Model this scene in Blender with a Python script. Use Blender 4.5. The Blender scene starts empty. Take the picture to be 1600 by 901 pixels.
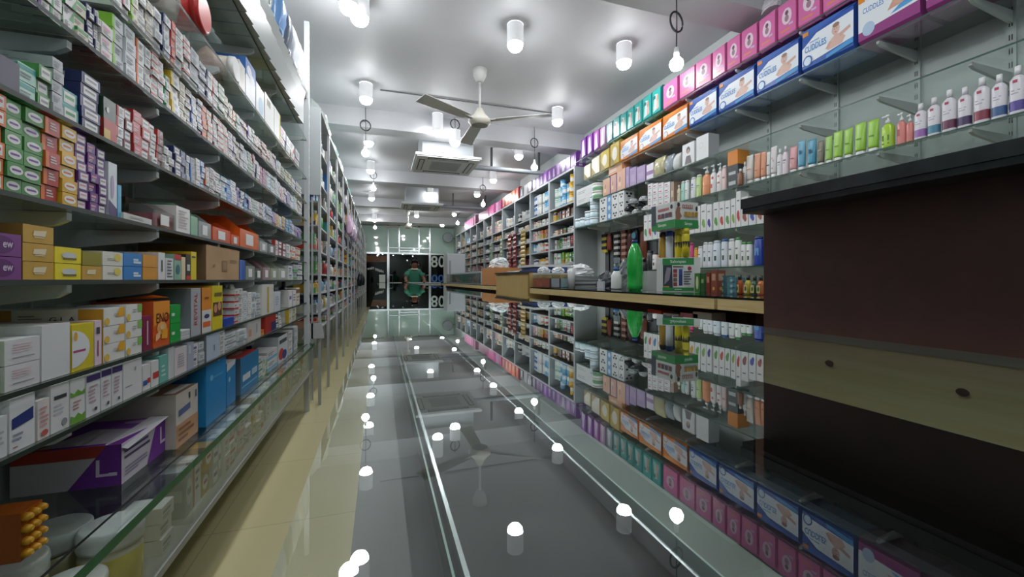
import bpy, math, random
from mathutils import Vector, Matrix
random.seed(7)
R = random.Random(11)
SC = bpy.context.scene
COL = SC.collection
PI = math.pi
# ------------------------------------------------------------------ survey of the room (metres; z measured from eye level CZ)
F, HOR, CX = 640.0, 437.0, 800.0
TH = math.atan(206.0 / F); CT, ST = math.cos(TH), math.sin(TH)
CZ = 0.95
XL, XWL = -0.50, -0.76          # shelf front edge / wall, stock side
XR, XWR = 2.30, 2.62            # shelf front edge / wall, counter side
CEIL = 1.95; H = 0.06; YB = 15.2
def ab(px):
    xc = (px - CX) / F
    return xc * CT + ST, CT - xc * ST
def yon(px, X):
    a, b = ab(px); return X * b / a
def hm(px, X, hpx):
    a, b = ab(px); return abs(X / a) * hpx / F
def at(px, py, z):
    d = F * z / (HOR - py); a, b = ab(px); return Vector((a * d, b * d, z + CZ))
# ------------------------------------------------------------------ materials
MATS = {}
def lin(c):
    return tuple(((x / 12.92) if x <= 0.04045 else ((x + 0.055) / 1.055) ** 2.4) for x in c)
def hx(s):
    return lin(tuple(int(s[i:i + 2], 16) / 255 for i in (0, 2, 4)))
def M(col, rough=0.42, metal=0.0, coat=0.0):
    key = (col, rough, metal, coat)
    if key in MATS: return MATS[key]
    m = bpy.data.materials.new('paint_' + str(col)); m.use_nodes = True
    p = m.node_tree.nodes['Principled BSDF']
    p.inputs['Base Color'].default_value = (*hx(col), 1)
    p.inputs['Roughness'].default_value = rough
    p.inputs['Metallic'].default_value = metal
    p.inputs['Coat Weight'].default_value = coat
    MATS[key] = m
    return m
def glassm(name, tint, ior=1.45, rough=0.0, boost=1.0):
    m = bpy.data.materials.new(name); m.use_nodes = True
    nt = m.node_tree; nt.nodes.clear()
    o = nt.nodes.new('ShaderNodeOutputMaterial'); mx = nt.nodes.new('ShaderNodeMixShader')
    t = nt.nodes.new('ShaderNodeBsdfTransparent'); g = nt.nodes.new('ShaderNodeBsdfGlossy')
    fr = nt.nodes.new('ShaderNodeFresnel'); mu = nt.nodes.new('ShaderNodeMath'); mu.operation = 'MULTIPLY'; mu.use_clamp = True
    ge = nt.nodes.new('ShaderNodeNewGeometry'); mr = nt.nodes.new('ShaderNodeMapRange')
    mr.inputs['To Min'].default_value = ior; mr.inputs['To Max'].default_value = 1.0 / ior      # same reflectance on either face of the sheet
    nt.links.new(ge.outputs['Backfacing'], mr.inputs['Value']); nt.links.new(mr.outputs[0], fr.inputs['IOR']); mu.inputs[1].default_value = boost
    t.inputs['Color'].default_value = (*tint, 1); g.inputs['Roughness'].default_value = rough
    g.inputs['Color'].default_value = (0.95, 1, 0.98, 1)
    nt.links.new(fr.outputs[0], mu.inputs[0]); nt.links.new(mu.outputs[0], mx.inputs[0])
    nt.links.new(t.outputs[0], mx.inputs[1]); nt.links.new(g.outputs[0], mx.inputs[2]); nt.links.new(mx.outputs[0], o.inputs[0])
    return m
GL_SHELF = glassm('shelf_glass', (0.955, 0.985, 0.97), 1.5)
GL_TOP = glassm('counter_glass', (0.90, 0.94, 0.92), 1.5, 0.0, 1.4)
GL_BACK = glassm('glass_underside', (1.0, 1.0, 1.0), 1.0, 0.0, 0.0)
GL_CLEAR = glassm('clear_plastic', (0.88, 0.90, 0.90), 1.3)
GL_DOOR = glassm('door_glass', (0.45, 0.5, 0.5), 1.45)
EDGE = M('274c40', 0.35); EDGE_DK = M('18281f', 0.55); EDGE_GREEN = M('2a6a42', 0.2); EDGE_PALE = M('8fa79b', 0.2)
def emis(name, col, s):
    m = bpy.data.materials.new(name); m.use_nodes = True
    nt = m.node_tree; nt.nodes.clear(); o = nt.nodes.new('ShaderNodeOutputMaterial'); e = nt.nodes.new('ShaderNodeEmission')
    e.inputs['Color'].default_value = (*col, 1); e.inputs['Strength'].default_value = s
    nt.links.new(e.outputs[0], o.inputs[0]); return m
BULB = emis('led_bulb', (0.96, 0.98, 1.0), 150.0)
BULB_P = emis('pendant_led', (0.96, 0.98, 1.0), 50.0)
def noisy(name, c1, c2, scale=6.0, rough=0.5, detail=4, stretch=(1, 1, 1), bump=0.0, coat=0.0):
    m = bpy.data.materials.new(name); m.use_nodes = True
    nt = m.node_tree; p = nt.nodes['Principled BSDF']
    tc = nt.nodes.new('ShaderNodeTexCoord'); mp = nt.nodes.new('ShaderNodeMapping'); n = nt.nodes.new('ShaderNodeTexNoise'); r = nt.nodes.new('ShaderNodeValToRGB')
    mp.inputs['Scale'].default_value = stretch
    n.inputs['Scale'].default_value = scale; n.inputs['Detail'].default_value = detail
    r.color_ramp.elements[0].color = (*hx(c1), 1); r.color_ramp.elements[1].color = (*hx(c2), 1)
    r.color_ramp.elements[0].position = 0.3; r.color_ramp.elements[1].position = 0.7
    nt.links.new(tc.outputs['Object'], mp.inputs[0]); nt.links.new(mp.outputs[0], n.inputs['Vector'])
    nt.links.new(n.outputs['Fac'], r.inputs[0]); nt.links.new(r.outputs[0], p.inputs['Base Color'])
    p.inputs['Roughness'].default_value = rough; p.inputs['Coat Weight'].default_value = coat
    if bump:
        b = nt.nodes.new('ShaderNodeBump'); b.inputs['Strength'].default_value = bump; b.inputs['Distance'].default_value = 0.01
        nt.links.new(n.outputs['Fac'], b.inputs['Height']); nt.links.new(b.outputs[0], p.inputs['Normal'])
    return m
WALLM = noisy('wall_paint', 'b9c1c0', 'c6cdcb', 3, 0.6)
CEILM = noisy('ceiling_paint', 'bfc0c4', 'c8c9cc', 1.5, 0.55)
BEAMM = noisy('beam_paint', 'bcbdc1', 'c5c6c9', 2, 0.5)
WOOD = noisy('pale_wood', 'c9b07a', 'd9c492', 9, 0.4, 5, (14, 0.8, 14))
WOOD_V = noisy('pale_wood_panel', 'b79b63', 'c9ad74', 9, 0.45, 5, (3, 14, 1))
BROWN = noisy('brown_laminate', '4a2c28', '532f2a', 40, 0.5, 3)
BLACKSTONE = noisy('black_granite', '26282c', '3a3d43', 60, 0.3, 4, coat=0.2)
WOOD_D = noisy('desk_wood', 'ddcd94', 'eadcae', 9, 0.4, 5, (14, 0.8, 14))
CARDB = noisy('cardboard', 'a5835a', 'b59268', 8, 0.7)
DARKIN = noisy('dark_counter_base', '0c0d0f', '111315', 5, 0.55)
MIDIN = noisy('grey_counter_base', '6a736d', '757e78', 5, 0.6)
def tile_floor():
    m = bpy.data.materials.new('cream_tile'); m.use_nodes = True
    nt = m.node_tree; p = nt.nodes['Principled BSDF']
    tc = nt.nodes.new('ShaderNodeTexCoord'); br = nt.nodes.new('ShaderNodeTexBrick'); br.offset = 0
    br.inputs['Color1'].default_value = (*hx('e2d8a8'), 1); br.inputs['Color2'].default_value = (*hx('e4dbae'), 1)
    br.inputs['Mortar'].default_value = (*hx('cfc59c'), 1); br.inputs['Scale'].default_value = 1.0
    br.inputs['Mortar Size'].default_value = 0.003; br.inputs['Brick Width'].default_value = 0.6; br.inputs['Row Height'].default_value = 0.6
    n = nt.nodes.new('ShaderNodeTexNoise'); n.inputs['Scale'].default_value = 9
    b = nt.nodes.new('ShaderNodeBump'); b.inputs['Strength'].default_value = 0.06; b.inputs['Distance'].default_value = 0.01
    nt.links.new(tc.outputs['Object'], br.inputs['Vector']); nt.links.new(br.outputs['Color'], p.inputs['Base Color'])
    nt.links.new(tc.outputs['Object'], n.inputs['Vector']); nt.links.new(n.outputs['Fac'], b.inputs['Height']); nt.links.new(b.outputs[0], p.inputs['Normal'])
    p.inputs['Roughness'].default_value = 0.12
    return m
FLOORM = tile_floor()
STEEL = M('9ba0a3', 0.3, 0.7); RACK = M('a9adb0', 0.4); ALU = M('c9d0d2', 0.22, 0.9); GREYC = M('8b9195', 0.45); WHITE = M('e6e7e6', 0.4); BLACK = M('17181a', 0.4)
# ------------------------------------------------------------------ mesh collector
class MB:
    def __init__(s): s.v, s.f, s.m, s.mats, s.sm = [], [], [], [], []
    def mi(s, mat):
        if mat not in s.mats: s.mats.append(mat)
        return s.mats.index(mat)
    def add(s, vs, fs, mat, smooth=False):
        b = len(s.v); s.v += [tuple(v) for v in vs]; k = s.mi(mat)
        for f in fs:
            s.f.append(tuple(b + i for i in f)); s.m.append(k); s.sm.append(smooth)
        return s
    def box(s, x0, x1, y0, y1, z0, z1, mat, mats=None):
        vs = [(x0, y0, z0), (x1, y0, z0), (x1, y1, z0), (x0, y1, z0), (x0, y0, z1), (x1, y0, z1), (x1, y1, z1), (x0, y1, z1)]
        fs = dict(b=(0, 3, 2, 1), t=(4, 5, 6, 7), S=(0, 1, 5, 4), N=(2, 3, 7, 6), E=(1, 2, 6, 5), W=(3, 0, 4, 7))
        b = len(s.v); s.v += vs
        for k, f in fs.items():
            s.f.append(tuple(b + i for i in f)); s.m.append(s.mi((mats or {}).get(k, mat))); s.sm.append(False)
        return s
    def lathe(s, prof, n=16, c=(0, 0, 0), sy=1.0, axis='z', caps=True):
        """prof: (r, z, material of the band above this ring)"""
        b = len(s.v)
        for r, z, _ in prof:
            for i in range(n):
                a = 2 * PI * i / n; p = (r * math.cos(a), r * sy * math.sin(a), z)
                if axis == 'x': p = (p[2], p[0], p[1])
                if axis == 'y': p = (p[0], p[2], p[1])
                s.v.append((c[0] + p[0], c[1] + p[1], c[2] + p[2]))
        for k in range(len(prof) - 1):
            mm = s.mi(prof[k][2])
            for i in range(n):
                j = (i + 1) % n
                s.f.append((b + k * n + i, b + k * n + j, b + (k + 1) * n + j, b + (k + 1) * n + i)); s.m.append(mm); s.sm.append(True)
        if caps:
            s.f.append(tuple(b + i for i in range(n))[::-1]); s.m.append(s.mi(prof[0][2])); s.sm.append(False)
            e = b + (len(prof) - 1) * n
            s.f.append(tuple(e + i for i in range(n))); s.m.append(s.mi(prof[-1][2])); s.sm.append(False)
        return s
    def tube(s, pts, r, mat, n=8):
        pts = [Vector(p) for p in pts]; b = len(s.v); up = Vector((0.013, 0.021, 1)).normalized()
        for i, p in enumerate(pts):
            d = (pts[min(i + 1, len(pts) - 1)] - pts[max(i - 1, 0)]).normalized()
            u = d.cross(up)
            if u.length < 0.05: u = d.cross(Vector((1, 0.1, 0)))
            u.normalize(); w = d.cross(u)
            for k in range(n):
                a = 2 * PI * k / n; q = p + r * (math.cos(a) * u + math.sin(a) * w); s.v.append(tuple(q))
        k0 = s.mi(mat)
        for i in range(len(pts) - 1):
            for k in range(n):
                j = (k + 1) % n
                s.f.append((b + i * n + k, b + i * n + j, b + (i + 1) * n + j, b + (i + 1) * n + k)); s.m.append(k0); s.sm.append(True)
        s.f.append(tuple(b + k for k in range(n))); s.m.append(k0); s.sm.append(False)
        e = b + (len(pts) - 1) * n; s.f.append(tuple(e + k for k in range(n))[::-1]); s.m.append(k0); s.sm.append(False)
        return s
    def prism(s, poly, a0, a1, mat, axis='y'):
        """poly in the plane across AXIS (x,z for y; y,z for x; x,y for z)"""
        n = len(poly); b = len(s.v)
        for a in (a0, a1):
            for p in poly:
                s.v.append((p[0], a, p[1]) if axis == 'y' else (a, p[0], p[1]) if axis == 'x' else (p[0], p[1], a))
        k = s.mi(mat)
        for f in [tuple(range(b, b + n)), tuple(range(b + 2 * n - 1, b + n - 1, -1))] + [(b + i, b + (i + 1) % n, b + n + (i + 1) % n, b + n + i) for i in range(n)]:
            s.f.append(f); s.m.append(k); s.sm.append(False)
        return s
    def mesh(s, name):
        me = bpy.data.meshes.new(name); me.from_pydata(s.v, [], s.f)
        for m in s.mats: me.materials.append(m)
        me.polygons.foreach_set('material_index', s.m); me.polygons.foreach_set('use_smooth', s.sm)
        me.update(); return me
    def obj(s, name, parent=None, loc=None, rz=0.0):
        return link(name, s.mesh(name), parent, loc, rz)
def link(name, me, parent=None, loc=None, rz=0.0, scale=None):
    o = bpy.data.objects.new(name, me); COL.objects.link(o)
    if parent: o.parent = parent
    if loc is not None: o.location = loc
    if rz: o.rotation_euler.z = rz
    if scale is not None: o.scale = scale
    return o
LABELS = {}
def tag(o, label, cat, group=None):
    n = len(label.split())
    if not 4 <= n <= 16: print('LABEL WORDS', n, label)
    if label in LABELS: print('LABEL TWICE', label)
    LABELS[label] = o.name
    o['label'] = label; o['category'] = cat
    if group: o['group'] = group
    return o
def thing(name, label, cat, loc=(0, 0, 0), rz=0.0, group=None):
    return tag(link(name, None, None, loc, rz), label, cat, group)
def struct(o): o['kind'] = 'structure'; return o
ONES = 'first second third fourth fifth sixth seventh eighth ninth tenth eleventh twelfth thirteenth fourteenth fifteenth sixteenth seventeenth eighteenth nineteenth'.split()
TENS = ['', '', 'twenty', 'thirty', 'forty', 'fifty', 'sixty', 'seventy', 'eighty', 'ninety']
def nth(n):
    if n < 20: return ONES[n - 1]
    t, u = divmod(n, 10)
    return (TENS[t][:-1] + 'ieth') if u == 0 else TENS[t] + '-' + ONES[u - 1]
def levelword(k, n):
    if n == 1: return 'single'
    if k == n - 1: return 'topmost'
    return 'lowest' if k == 0 else nth(k + 1) + ' up'
# ------------------------------------------------------------------ lettering: font outlines turned into flat faces
TXT = {}
def textgeo(s):
    if s in TXT: return TXT[s]
    cu = bpy.data.curves.new('t', 'FONT'); cu.body = s; cu.resolution_u = 3; cu.offset = 0.012
    o = bpy.data.objects.new('t', cu); COL.objects.link(o)
    dg = bpy.context.evaluated_depsgraph_get(); dg.update()
    me = bpy.data.meshes.new_from_object(o.evaluated_get(dg))
    vs = [(v.co.x, v.co.y) for v in me.vertices]; fs = [tuple(p.vertices) for p in me.polygons]
    bpy.data.objects.remove(o); bpy.data.curves.remove(cu); bpy.data.meshes.remove(me)
    x0 = min(v[0] for v in vs); x1 = max(v[0] for v in vs); y0 = min(v[1] for v in vs); y1 = max(v[1] for v in vs)
    TXT[s] = ([((v[0] - x0) / (x1 - x0), (v[1] - y0) / (y1 - y0)) for v in vs], fs, (x1 - x0) / (y1 - y0))
    return TXT[s]
# ------------------------------------------------------------------ decals on a box face: u, v in 0..1 seen from outside
def face_map(face, x0, x1, y0, y1, z0, z1):
    e = 0.0006
    if face == 'E': return lambda u, v, k: (x1 + e * k, y0 + u * (y1 - y0), z0 + v * (z1 - z0))
    if face == 'W': return lambda u, v, k: (x0 - e * k, y1 - u * (y1 - y0), z0 + v * (z1 - z0))
    if face == 'S': return lambda u, v, k: (x0 + u * (x1 - x0), y0 - e * k, z0 + v * (z1 - z0))
    if face == 'N': return lambda u, v, k: (x1 - u * (x1 - x0), y1 + e * k, z0 + v * (z1 - z0))
    return lambda u, v, k: (x0 + u * (x1 - x0), y0 + v * (y1 - y0), z1 + e * k)
def decals(mb, fm, ds, esc=1.0):
    for k, d in enumerate(ds):
        kk = (k * 0.35 + 1) * esc; t = d[0]
        if t == 'r':
            _, u0, v0, u1, v1, c = d
            mb.add([fm(u0, v0, kk), fm(u1, v0, kk), fm(u1, v1, kk), fm(u0, v1, kk)], [(0, 1, 2, 3)], M(c))
        elif t == 'e':
            _, u, v, ru, rv, c = d; n = 14
            mb.add([fm(u + ru * math.cos(2 * PI * i / n), v + rv * math.sin(2 * PI * i / n), kk) for i in range(n)], [tuple(range(n))], M(c))
        elif t == 'p':
            mb.add([fm(a, b, kk) for a, b in d[1]], [tuple(range(len(d[1])))], M(d[2]))
        elif t == 't':
            _, s, u0, v0, u1, v1, c = d; g = textgeo(s)
            mb.add([fm(u0 + (u1 - u0) * a, v0 + (v1 - v0) * b, kk) for a, b in g[0]], g[1], M(c))
        elif t == 'tv':                                     # lettering running up the face
            _, s, u0, v0, u1, v1, c = d; g = textgeo(s)
            mb.add([fm(u1 - (u1 - u0) * b, v0 + (v1 - v0) * a, kk) for a, b in g[0]], g[1], M(c))
def lines(u0, u1, v0, v1, n, c, rnd=None):
    r = rnd or R; out = []
    for i in range(n):
        a = v0 + (v1 - v0) * (i + 0.2) / n; out.append(('r', u0, a, u0 + (u1 - u0) * r.uniform(0.55, 1), a + (v1 - v0) * 0.45 / n, c))
    return out
# ------------------------------------------------------------------ the room shell
fl = MB().box(XWL - 0.1, XWR + 0.1, -1.2, YB + 4, -0.08, 0, FLOORM).obj('floor'); struct(fl)
struct(MB().box(XWL - 0.1, XWR + 0.1, -1.2, YB, CZ + CEIL, CZ + CEIL + 0.1, CEILM).obj('ceiling'))
struct(MB().box(XWL - 0.1, XWL, -1.2, YB, 0, CZ + CEIL, WALLM).obj('wall_left'))
struct(MB().box(XWR, XWR + 0.1, -1.2, YB, 0, CZ + CEIL, WALLM).obj('wall_right'))
struct(MB().box(XWL - 0.1, XWR + 0.1, -1.3, -1.2, 0, CZ + CEIL, WALLM).obj('wall_back'))
for i, y in enumerate((2.02, 4.95, 7.62, 10.25, 12.85)):
    o = MB().box(XWL, XWR, y, y + 0.24, CZ + 1.74, CZ + CEIL, BEAMM).obj('ceiling_beam'); struct(o)
cd = MB().tube([(0.0, 4.40, CZ + 1.94), (2.0, 4.40, CZ + 1.94)], 0.007, M('7d8083')).obj('ceiling_conduit')
tag(cd, 'thin grey conduit run across the ceiling behind the fan', 'conduit')
# front of the shop: frosted glass above, dark glass doors below
DW = (YB * 1.0)
def xat(px): a, b = ab(px); return YB * a / b
def zat(px, py): a, b = ab(px); return CZ + (YB / b) * (HOR - py) / F
FROST = noisy('frosted_glass', 'bcd8ce', 'c6e0d6', 2, 0.06, coat=0.3)
ztr = zat(640, 396); ztop = CZ + CEIL
xm = [xat(p) for p in (565, 606.6, 671.6, 714)]
w1 = struct(MB().box(XWL, XWR, YB, YB + 0.02, ztr, ztop, FROST).obj('window_1'))
fr = MB()
for p in (606.6, 623.7, 654.6, 671.6, 712):
    x = xat(p); fr.box(x - 0.025, x + 0.025, YB - 0.03, YB, ztr, ztop, ALU)
fr.box(XWL, XWR, YB - 0.035, YB, ztr - 0.03, ztr + 0.03, ALU); fr.box(XWL, XWR, YB - 0.03, YB, ztop - 0.05, ztop, GREYC)
fr.box(xat(606.6), xat(671.6), YB - 0.03, YB, zat(640, 388), zat(640, 387), ALU); fr.box(xat(623.7), xat(654.6), YB - 0.032, YB, zat(640, 392.5), zat(640, 391), ALU)
fr.obj('window_frame', w1)
w2 = struct(MB().box(XWL, xm[1], YB, YB + 0.012, 0, ztr - 0.03, GL_DOOR).obj('window_2'))
g = textgeo('Happy New Year'); tx = MB(); X0, X1 = xat(562), xat(599); Z0 = zat(580, 428)      # reads from the street, so mirrored in here
vs = [(X1 - (X1 - X0) * u, YB - 0.006, Z0 + 0.13 * math.sin(PI * u) + 0.13 * v) for u, v in g[0]]
tx.add(vs, g[1], M('d8dcdc', 0.5)); tx.obj('window_lettering', w2)
MB().box(xat(592.5), xat(602), YB - 0.012, YB - 0.006, zat(597, 441), zat(597, 429), M('c6cdc9')).obj('notice_sheet', w2)
w3 = struct(MB().box(xm[2], XWR, YB, YB + 0.012, 0, ztr - 0.03, GL_DOOR).obj('window_3'))
tx = MB()
for s, p0, p1, y0, y1, c in (('8', 673.5, 684, 417.5, 399.5, 'bcc6c2'), ('0', 685, 695, 417.5, 399.5, 'bcc6c2'), ('00', 674, 694, 440.5, 429, '2d64b0')):
    g = textgeo(s); X0, X1 = xat(p0), xat(p1); Z0, Z1 = zat(p0, y0), zat(p0, y1)
    tx.add([(X1 - (X1 - X0) * a, YB - 0.006, Z0 + (Z1 - Z0) * b) for a, b in g[0]], g[1], M(c, 0.5))
tx.obj('window_lettering', w3)
d1 = struct(MB().box(xm[1], xm[2], YB, YB + 0.012, 0, ztr - 0.03, GL_DOOR).obj('door_1'))
fr = MB()
for x in (xm[1], xm[2]): fr.box(x - 0.04, x + 0.04, YB - 0.03, YB + 0.03, 0, ztr, ALU)
fr.obj('door_frame', d1)
for x, s in ((xat(608), 1), (xat(670), -1)):
    MB().tube([(x, YB, zat(610, 443)), (x + s * 0.11, YB - 0.06, zat(610, 443)), (x + s * 0.12, YB - 0.06, zat(610, 429.5)), (x, YB, zat(610, 429))], 0.014, ALU).obj('door_handle', d1)
# dark street outside
struct(MB().box(XWL - 4, XWR + 4, YB + 4, YB + 16, -0.08, -0.01, M('222325', 0.6)).obj('street'))
eb = MB().box(XWL - 4, XWR + 4, YB + 9, YB + 9.2, 0, 5, M('14161b', 0.7)).obj('exterior_wall'); struct(eb)
sg = thing('shop_signboard', 'orange shop signboard over the dark street outside the glass', 'sign', (0, YB + 8.9, 0))
MB().box(-1.6, 0.35, 0, 0.08, 1.95, 2.3, emis('dim_orange_sign', (0.9, 0.28, 0.08), 0.25)).obj('sign_face', sg)
MB().box(-1.65, 0.4, 0.02, 0.1, 1.9, 2.35, BLACK).obj('sign_frame', sg)
pl = thing('roller_shutter', 'grey roller shutter across the dark street outside the doors', 'shutter', (0, YB + 8.95, 0))
m = MB()
for i in range(14): m.box(0.5, 2.2, -0.02 * (i % 2), 0.04, 0.15 * i, 0.15 * i + 0.14, M('3a4148'))
m.obj('slats', pl)
# ------------------------------------------------------------------ shelving, stock side (glass on wall brackets)
LZ = dict(K=1.30, J=1.0, I=0.725, H=0.55, G=0.426, F=0.272, A=0.126, B=0.0, C=-0.161, D=-0.2515)
LW = dict(K='topmost shelf under the ceiling', J='sixth shelf above eye level', I='fifth shelf above eye level', H='fourth shelf above eye level', G='third shelf above eye level',
          F='second shelf above eye level', A='first shelf above eye level', B='eye-level shelf', C='first shelf below eye level', D='second shelf below eye level', E='low glass showcase top')
NEAR_Y0, NEAR_Y1 = 0.30, 3.24
def bracket_mb(depth, s):
    """tapering white bracket: S=+1 reaches from wall at x=0 to +x"""
    m = MB(); m.prism([(0, -0.062), (0, -0.007), (s * depth, -0.007), (s * depth, -0.02), (s * depth * 0.93, -0.03)], -0.006, 0.006, M('c3c8c8', 0.4)); return m
BRL = bracket_mb(0.24, 1).mesh('bracket'); BRR = bracket_mb(0.30, -1).mesh('bracket')
def glass_shelf(label, x0, x1, y0, y1, z, front, brs, xw, brm, edge=EDGE, th=0.008):
    t = thing('glass_shelf', label, 'shelf', (0, 0, 0), 0, 'glass wall shelves')
    MB().box(x0, x1, y0, y1, CZ + z - th, CZ + z, GL_SHELF, {front: edge, 'S': edge, 'N': edge}).obj('glass_panel', t)
    for y in brs: link('bracket', brm, t, (xw, y, CZ + z - th + 0.006))
    return t
LBR = [0.55, 0.92, 1.22, 1.62, 2.02, 2.42, 2.82, 3.16]
for k, z in LZ.items():
    x0 = XWL + 0.005
    glass_shelf('long glass stock shelf on white brackets, ' + LW[k], x0, XL, NEAR_Y0, NEAR_Y1, z, 'E', LBR, XWL + 0.002, BRL, EDGE_DK)
for i, y in enumerate(LBR):
    m = MB().box(XWL, XWL + 0.012, y - 0.014, y + 0.014, CZ - 0.42, CZ + 1.6, M('b7bcbc'))
    for k in range(26):
        m.box(XWL + 0.012, XWL + 0.0125, y - 0.003, y + 0.003, CZ - 0.4 + k * 0.075, CZ - 0.38 + k * 0.075, BLACK)
    tag(m.obj('shelf_rail'), 'slotted steel shelf rail on the stock wall, %s from the near end' % nth(i + 1), 'rail', 'slotted rails on the stock wall')
# end upright of the near run and the grey side panel of the far racks
up = thing('shelf_upright', 'perforated white steel upright at the end of the glass stock shelves', 'upright', (XL, 3.27, 0))
m = MB().box(-0.02, 0.012, -0.015, 0.015, 0, CZ + 1.86, M('c4c8ca'))
m.obj('post', up)
m = MB()
for k in range(44): m.box(0.012, 0.0128, -0.004, 0.004, 0.08 + k * 0.06, 0.10 + k * 0.06, M('f2f4f4'))
m.obj('slot_row', up)
# ------------------------------------------------------------------ low glass showcase under the stock shelves
EZ = -0.462
sc = thing('low_showcase', 'long low wall showcase with thick green-edged glass top', 'showcase')
MB().box(XWL + 0.005, -0.455, NEAR_Y0, 3.3, CZ + EZ - 0.020, CZ + EZ, GL_SHELF, {'E': EDGE_GREEN, 'S': EDGE_GREEN, 'N': EDGE_GREEN}).obj('glass_top', sc)
MB().box(-0.502, -0.498, NEAR_Y0, 3.3, CZ + EZ + 0.0003, CZ + EZ + 0.002, BLACK).obj('door_track', sc)
MB().box(-0.475, -0.471, NEAR_Y0, 3.3, CZ - 0.648, CZ + EZ - 0.0205, GL_CLEAR).obj('front_glass', sc)
MB().box(XWL + 0.005, -0.468, NEAR_Y0, 3.3, CZ - 0.668, CZ - 0.65, M('a6a9a3', 0.4)).obj('bottom_panel', sc)
for y in (NEAR_Y0, 1.3, 2.3, 3.28): MB().box(XWL + 0.005, -0.478, y, y + 0.012, CZ - 0.649, CZ + EZ - 0.0205, GL_CLEAR).obj('divider', sc)
# ------------------------------------------------------------------ generic carton designs (unit box: front at x=0 facing +x, depth along -x)
ACC = dict(red='b8322f', blue='3f6fb5', navy='26305f', green='3f9a56', teal='3a9a94', orange='d9722e', purple='6a3f95', pink='d88fa8', grey='8d9297', mint='9ccfc0', yellow='d9b83a', black='25262a', lime='8cc63c', sky='6fb0d8')
BASE = dict(white='dadad8', cream='d8d0bc', pearl='cdd2d6', silver='aeb3b8', red='b23733', navy='2a3263', green='4d8f4c', yellow='d7a92c', orange='d8702b', purple='63307f', blue='3a78bd', peach='d9a889', maroon='6b2431', teal='3f9d93', lime='8fc241', brown='7a5236', mint='a9d3c4', black='2a2a2d', lilac='a48fbe', pink='d79ab0', gold='b58f3a', amber='b3702a')
def design(base, acc, style, rnd):
    a = ACC.get(acc, BASE.get(acc)); tx = '6f7378' if base not in ('navy', 'purple', 'black', 'maroon', 'red', 'green', 'blue', 'teal') else 'd6d6d4'
    fr, en = [], []
    if style == 'edge band': fr.append(('r', 0, 0, 0.22, 1, a)); en.append(('r', 0.8, 0, 1, 1, a)); fr += lines(0.32, 0.85, 0.3, 0.8, 3, tx, rnd)
    elif style == 'lower band': fr.append(('r', 0, 0.08, 1, 0.34, a)); en.append(('r', 0, 0.08, 1, 0.34, a)); fr += lines(0.12, 0.75, 0.5, 0.85, 2, tx, rnd)
    elif style == 'upper band': fr.append(('r', 0, 0.68, 1, 0.92, a)); en.append(('r', 0, 0.68, 1, 0.92, a)); fr += lines(0.12, 0.8, 0.2, 0.55, 2, tx, rnd)
    elif style == 'corner': fr.append(('p', [(0.55, 0), (1, 0), (1, 0.9)], a)); en.append(('p', [(0.6, 0), (1, 0), (1, 0.7)], a)); fr += lines(0.1, 0.6, 0.4, 0.85, 3, tx, rnd)
    elif style == 'oval': fr += [('e', 0.5, 0.5, 0.4, 0.3, 'e6e6e4'), ('r', 0.24, 0.44, 0.76, 0.58, a)]; en.append(('r', 0.1, 0.35, 0.9, 0.6, 'd8d8d8'))
    elif style == 'print': fr += [('r', 0.1, 0.5, 0.72, 0.72, a)] + lines(0.1, 0.8, 0.12, 0.42, 2, tx, rnd); en += lines(0.15, 0.8, 0.3, 0.7, 2, a, rnd)
    elif style == 'panel': fr += [('r', 0.14, 0.15, 0.86, 0.85, 'e2e2e0'), ('r', 0.22, 0.45, 0.78, 0.65, a)]; en += [('r', 0.2, 0.2, 0.8, 0.8, 'd2d2d0')]
    else: fr += lines(0.15, 0.85, 0.3, 0.75, 3, tx, rnd); en += lines(0.2, 0.8, 0.35, 0.65, 2, tx, rnd)
    return fr, en
DES = {}
def dmb(base, acc, style):
    k = (base, acc, style)
    if k not in DES:
        rnd = random.Random(str(k)); m = MB(); b = BASE[base]
        m.box(-1, 0, -0.5, 0.5, 0, 1, M(b, 0.38), {'b': M('8f8a80')})
        fr, en = design(base, acc, style, rnd); bx = (-1, 0, -0.5, 0.5, 0, 1)
        decals(m, face_map('E', *bx), fr, 6); decals(m, face_map('S', *bx), en, 6); decals(m, face_map('N', *bx), en, 6)
        DES[k] = [m, None]
    return DES[k]
def dmesh(k):
    e = dmb(*k)
    if e[1] is None: e[1] = e[0].mesh('carton_' + k[0])
    return e[1]
STY = ['edge band', 'lower band', 'upper band', 'corner', 'print', 'print']
POOL = []       # ordinary medicine boxes: the 300 that show largest become objects, the rest one mass
def pool(key, loc, dims, rz, label, group):
    x, y, z = loc; d = max(0.3, x * ST + y * CT)
    POOL.append((dims[1] * dims[2] / d / d * (abs(x) / math.hypot(x, y) + 0.15), key, loc, dims, rz, label, group))
LORD = ['E', 'D', 'C', 'B', 'A', 'F', 'G', 'H', 'I', 'J', 'K']
def lmax(sh):
    zs = [LZ.get(k, EZ) for k in LORD] + [CEIL - 0.02]; i = LORD.index(sh); return zs[i + 1] - zs[i] - 0.011
def desc_of(base, acc, style):
    return '%s box with %s %s' % (base, acc, style)
STK = {}
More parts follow.
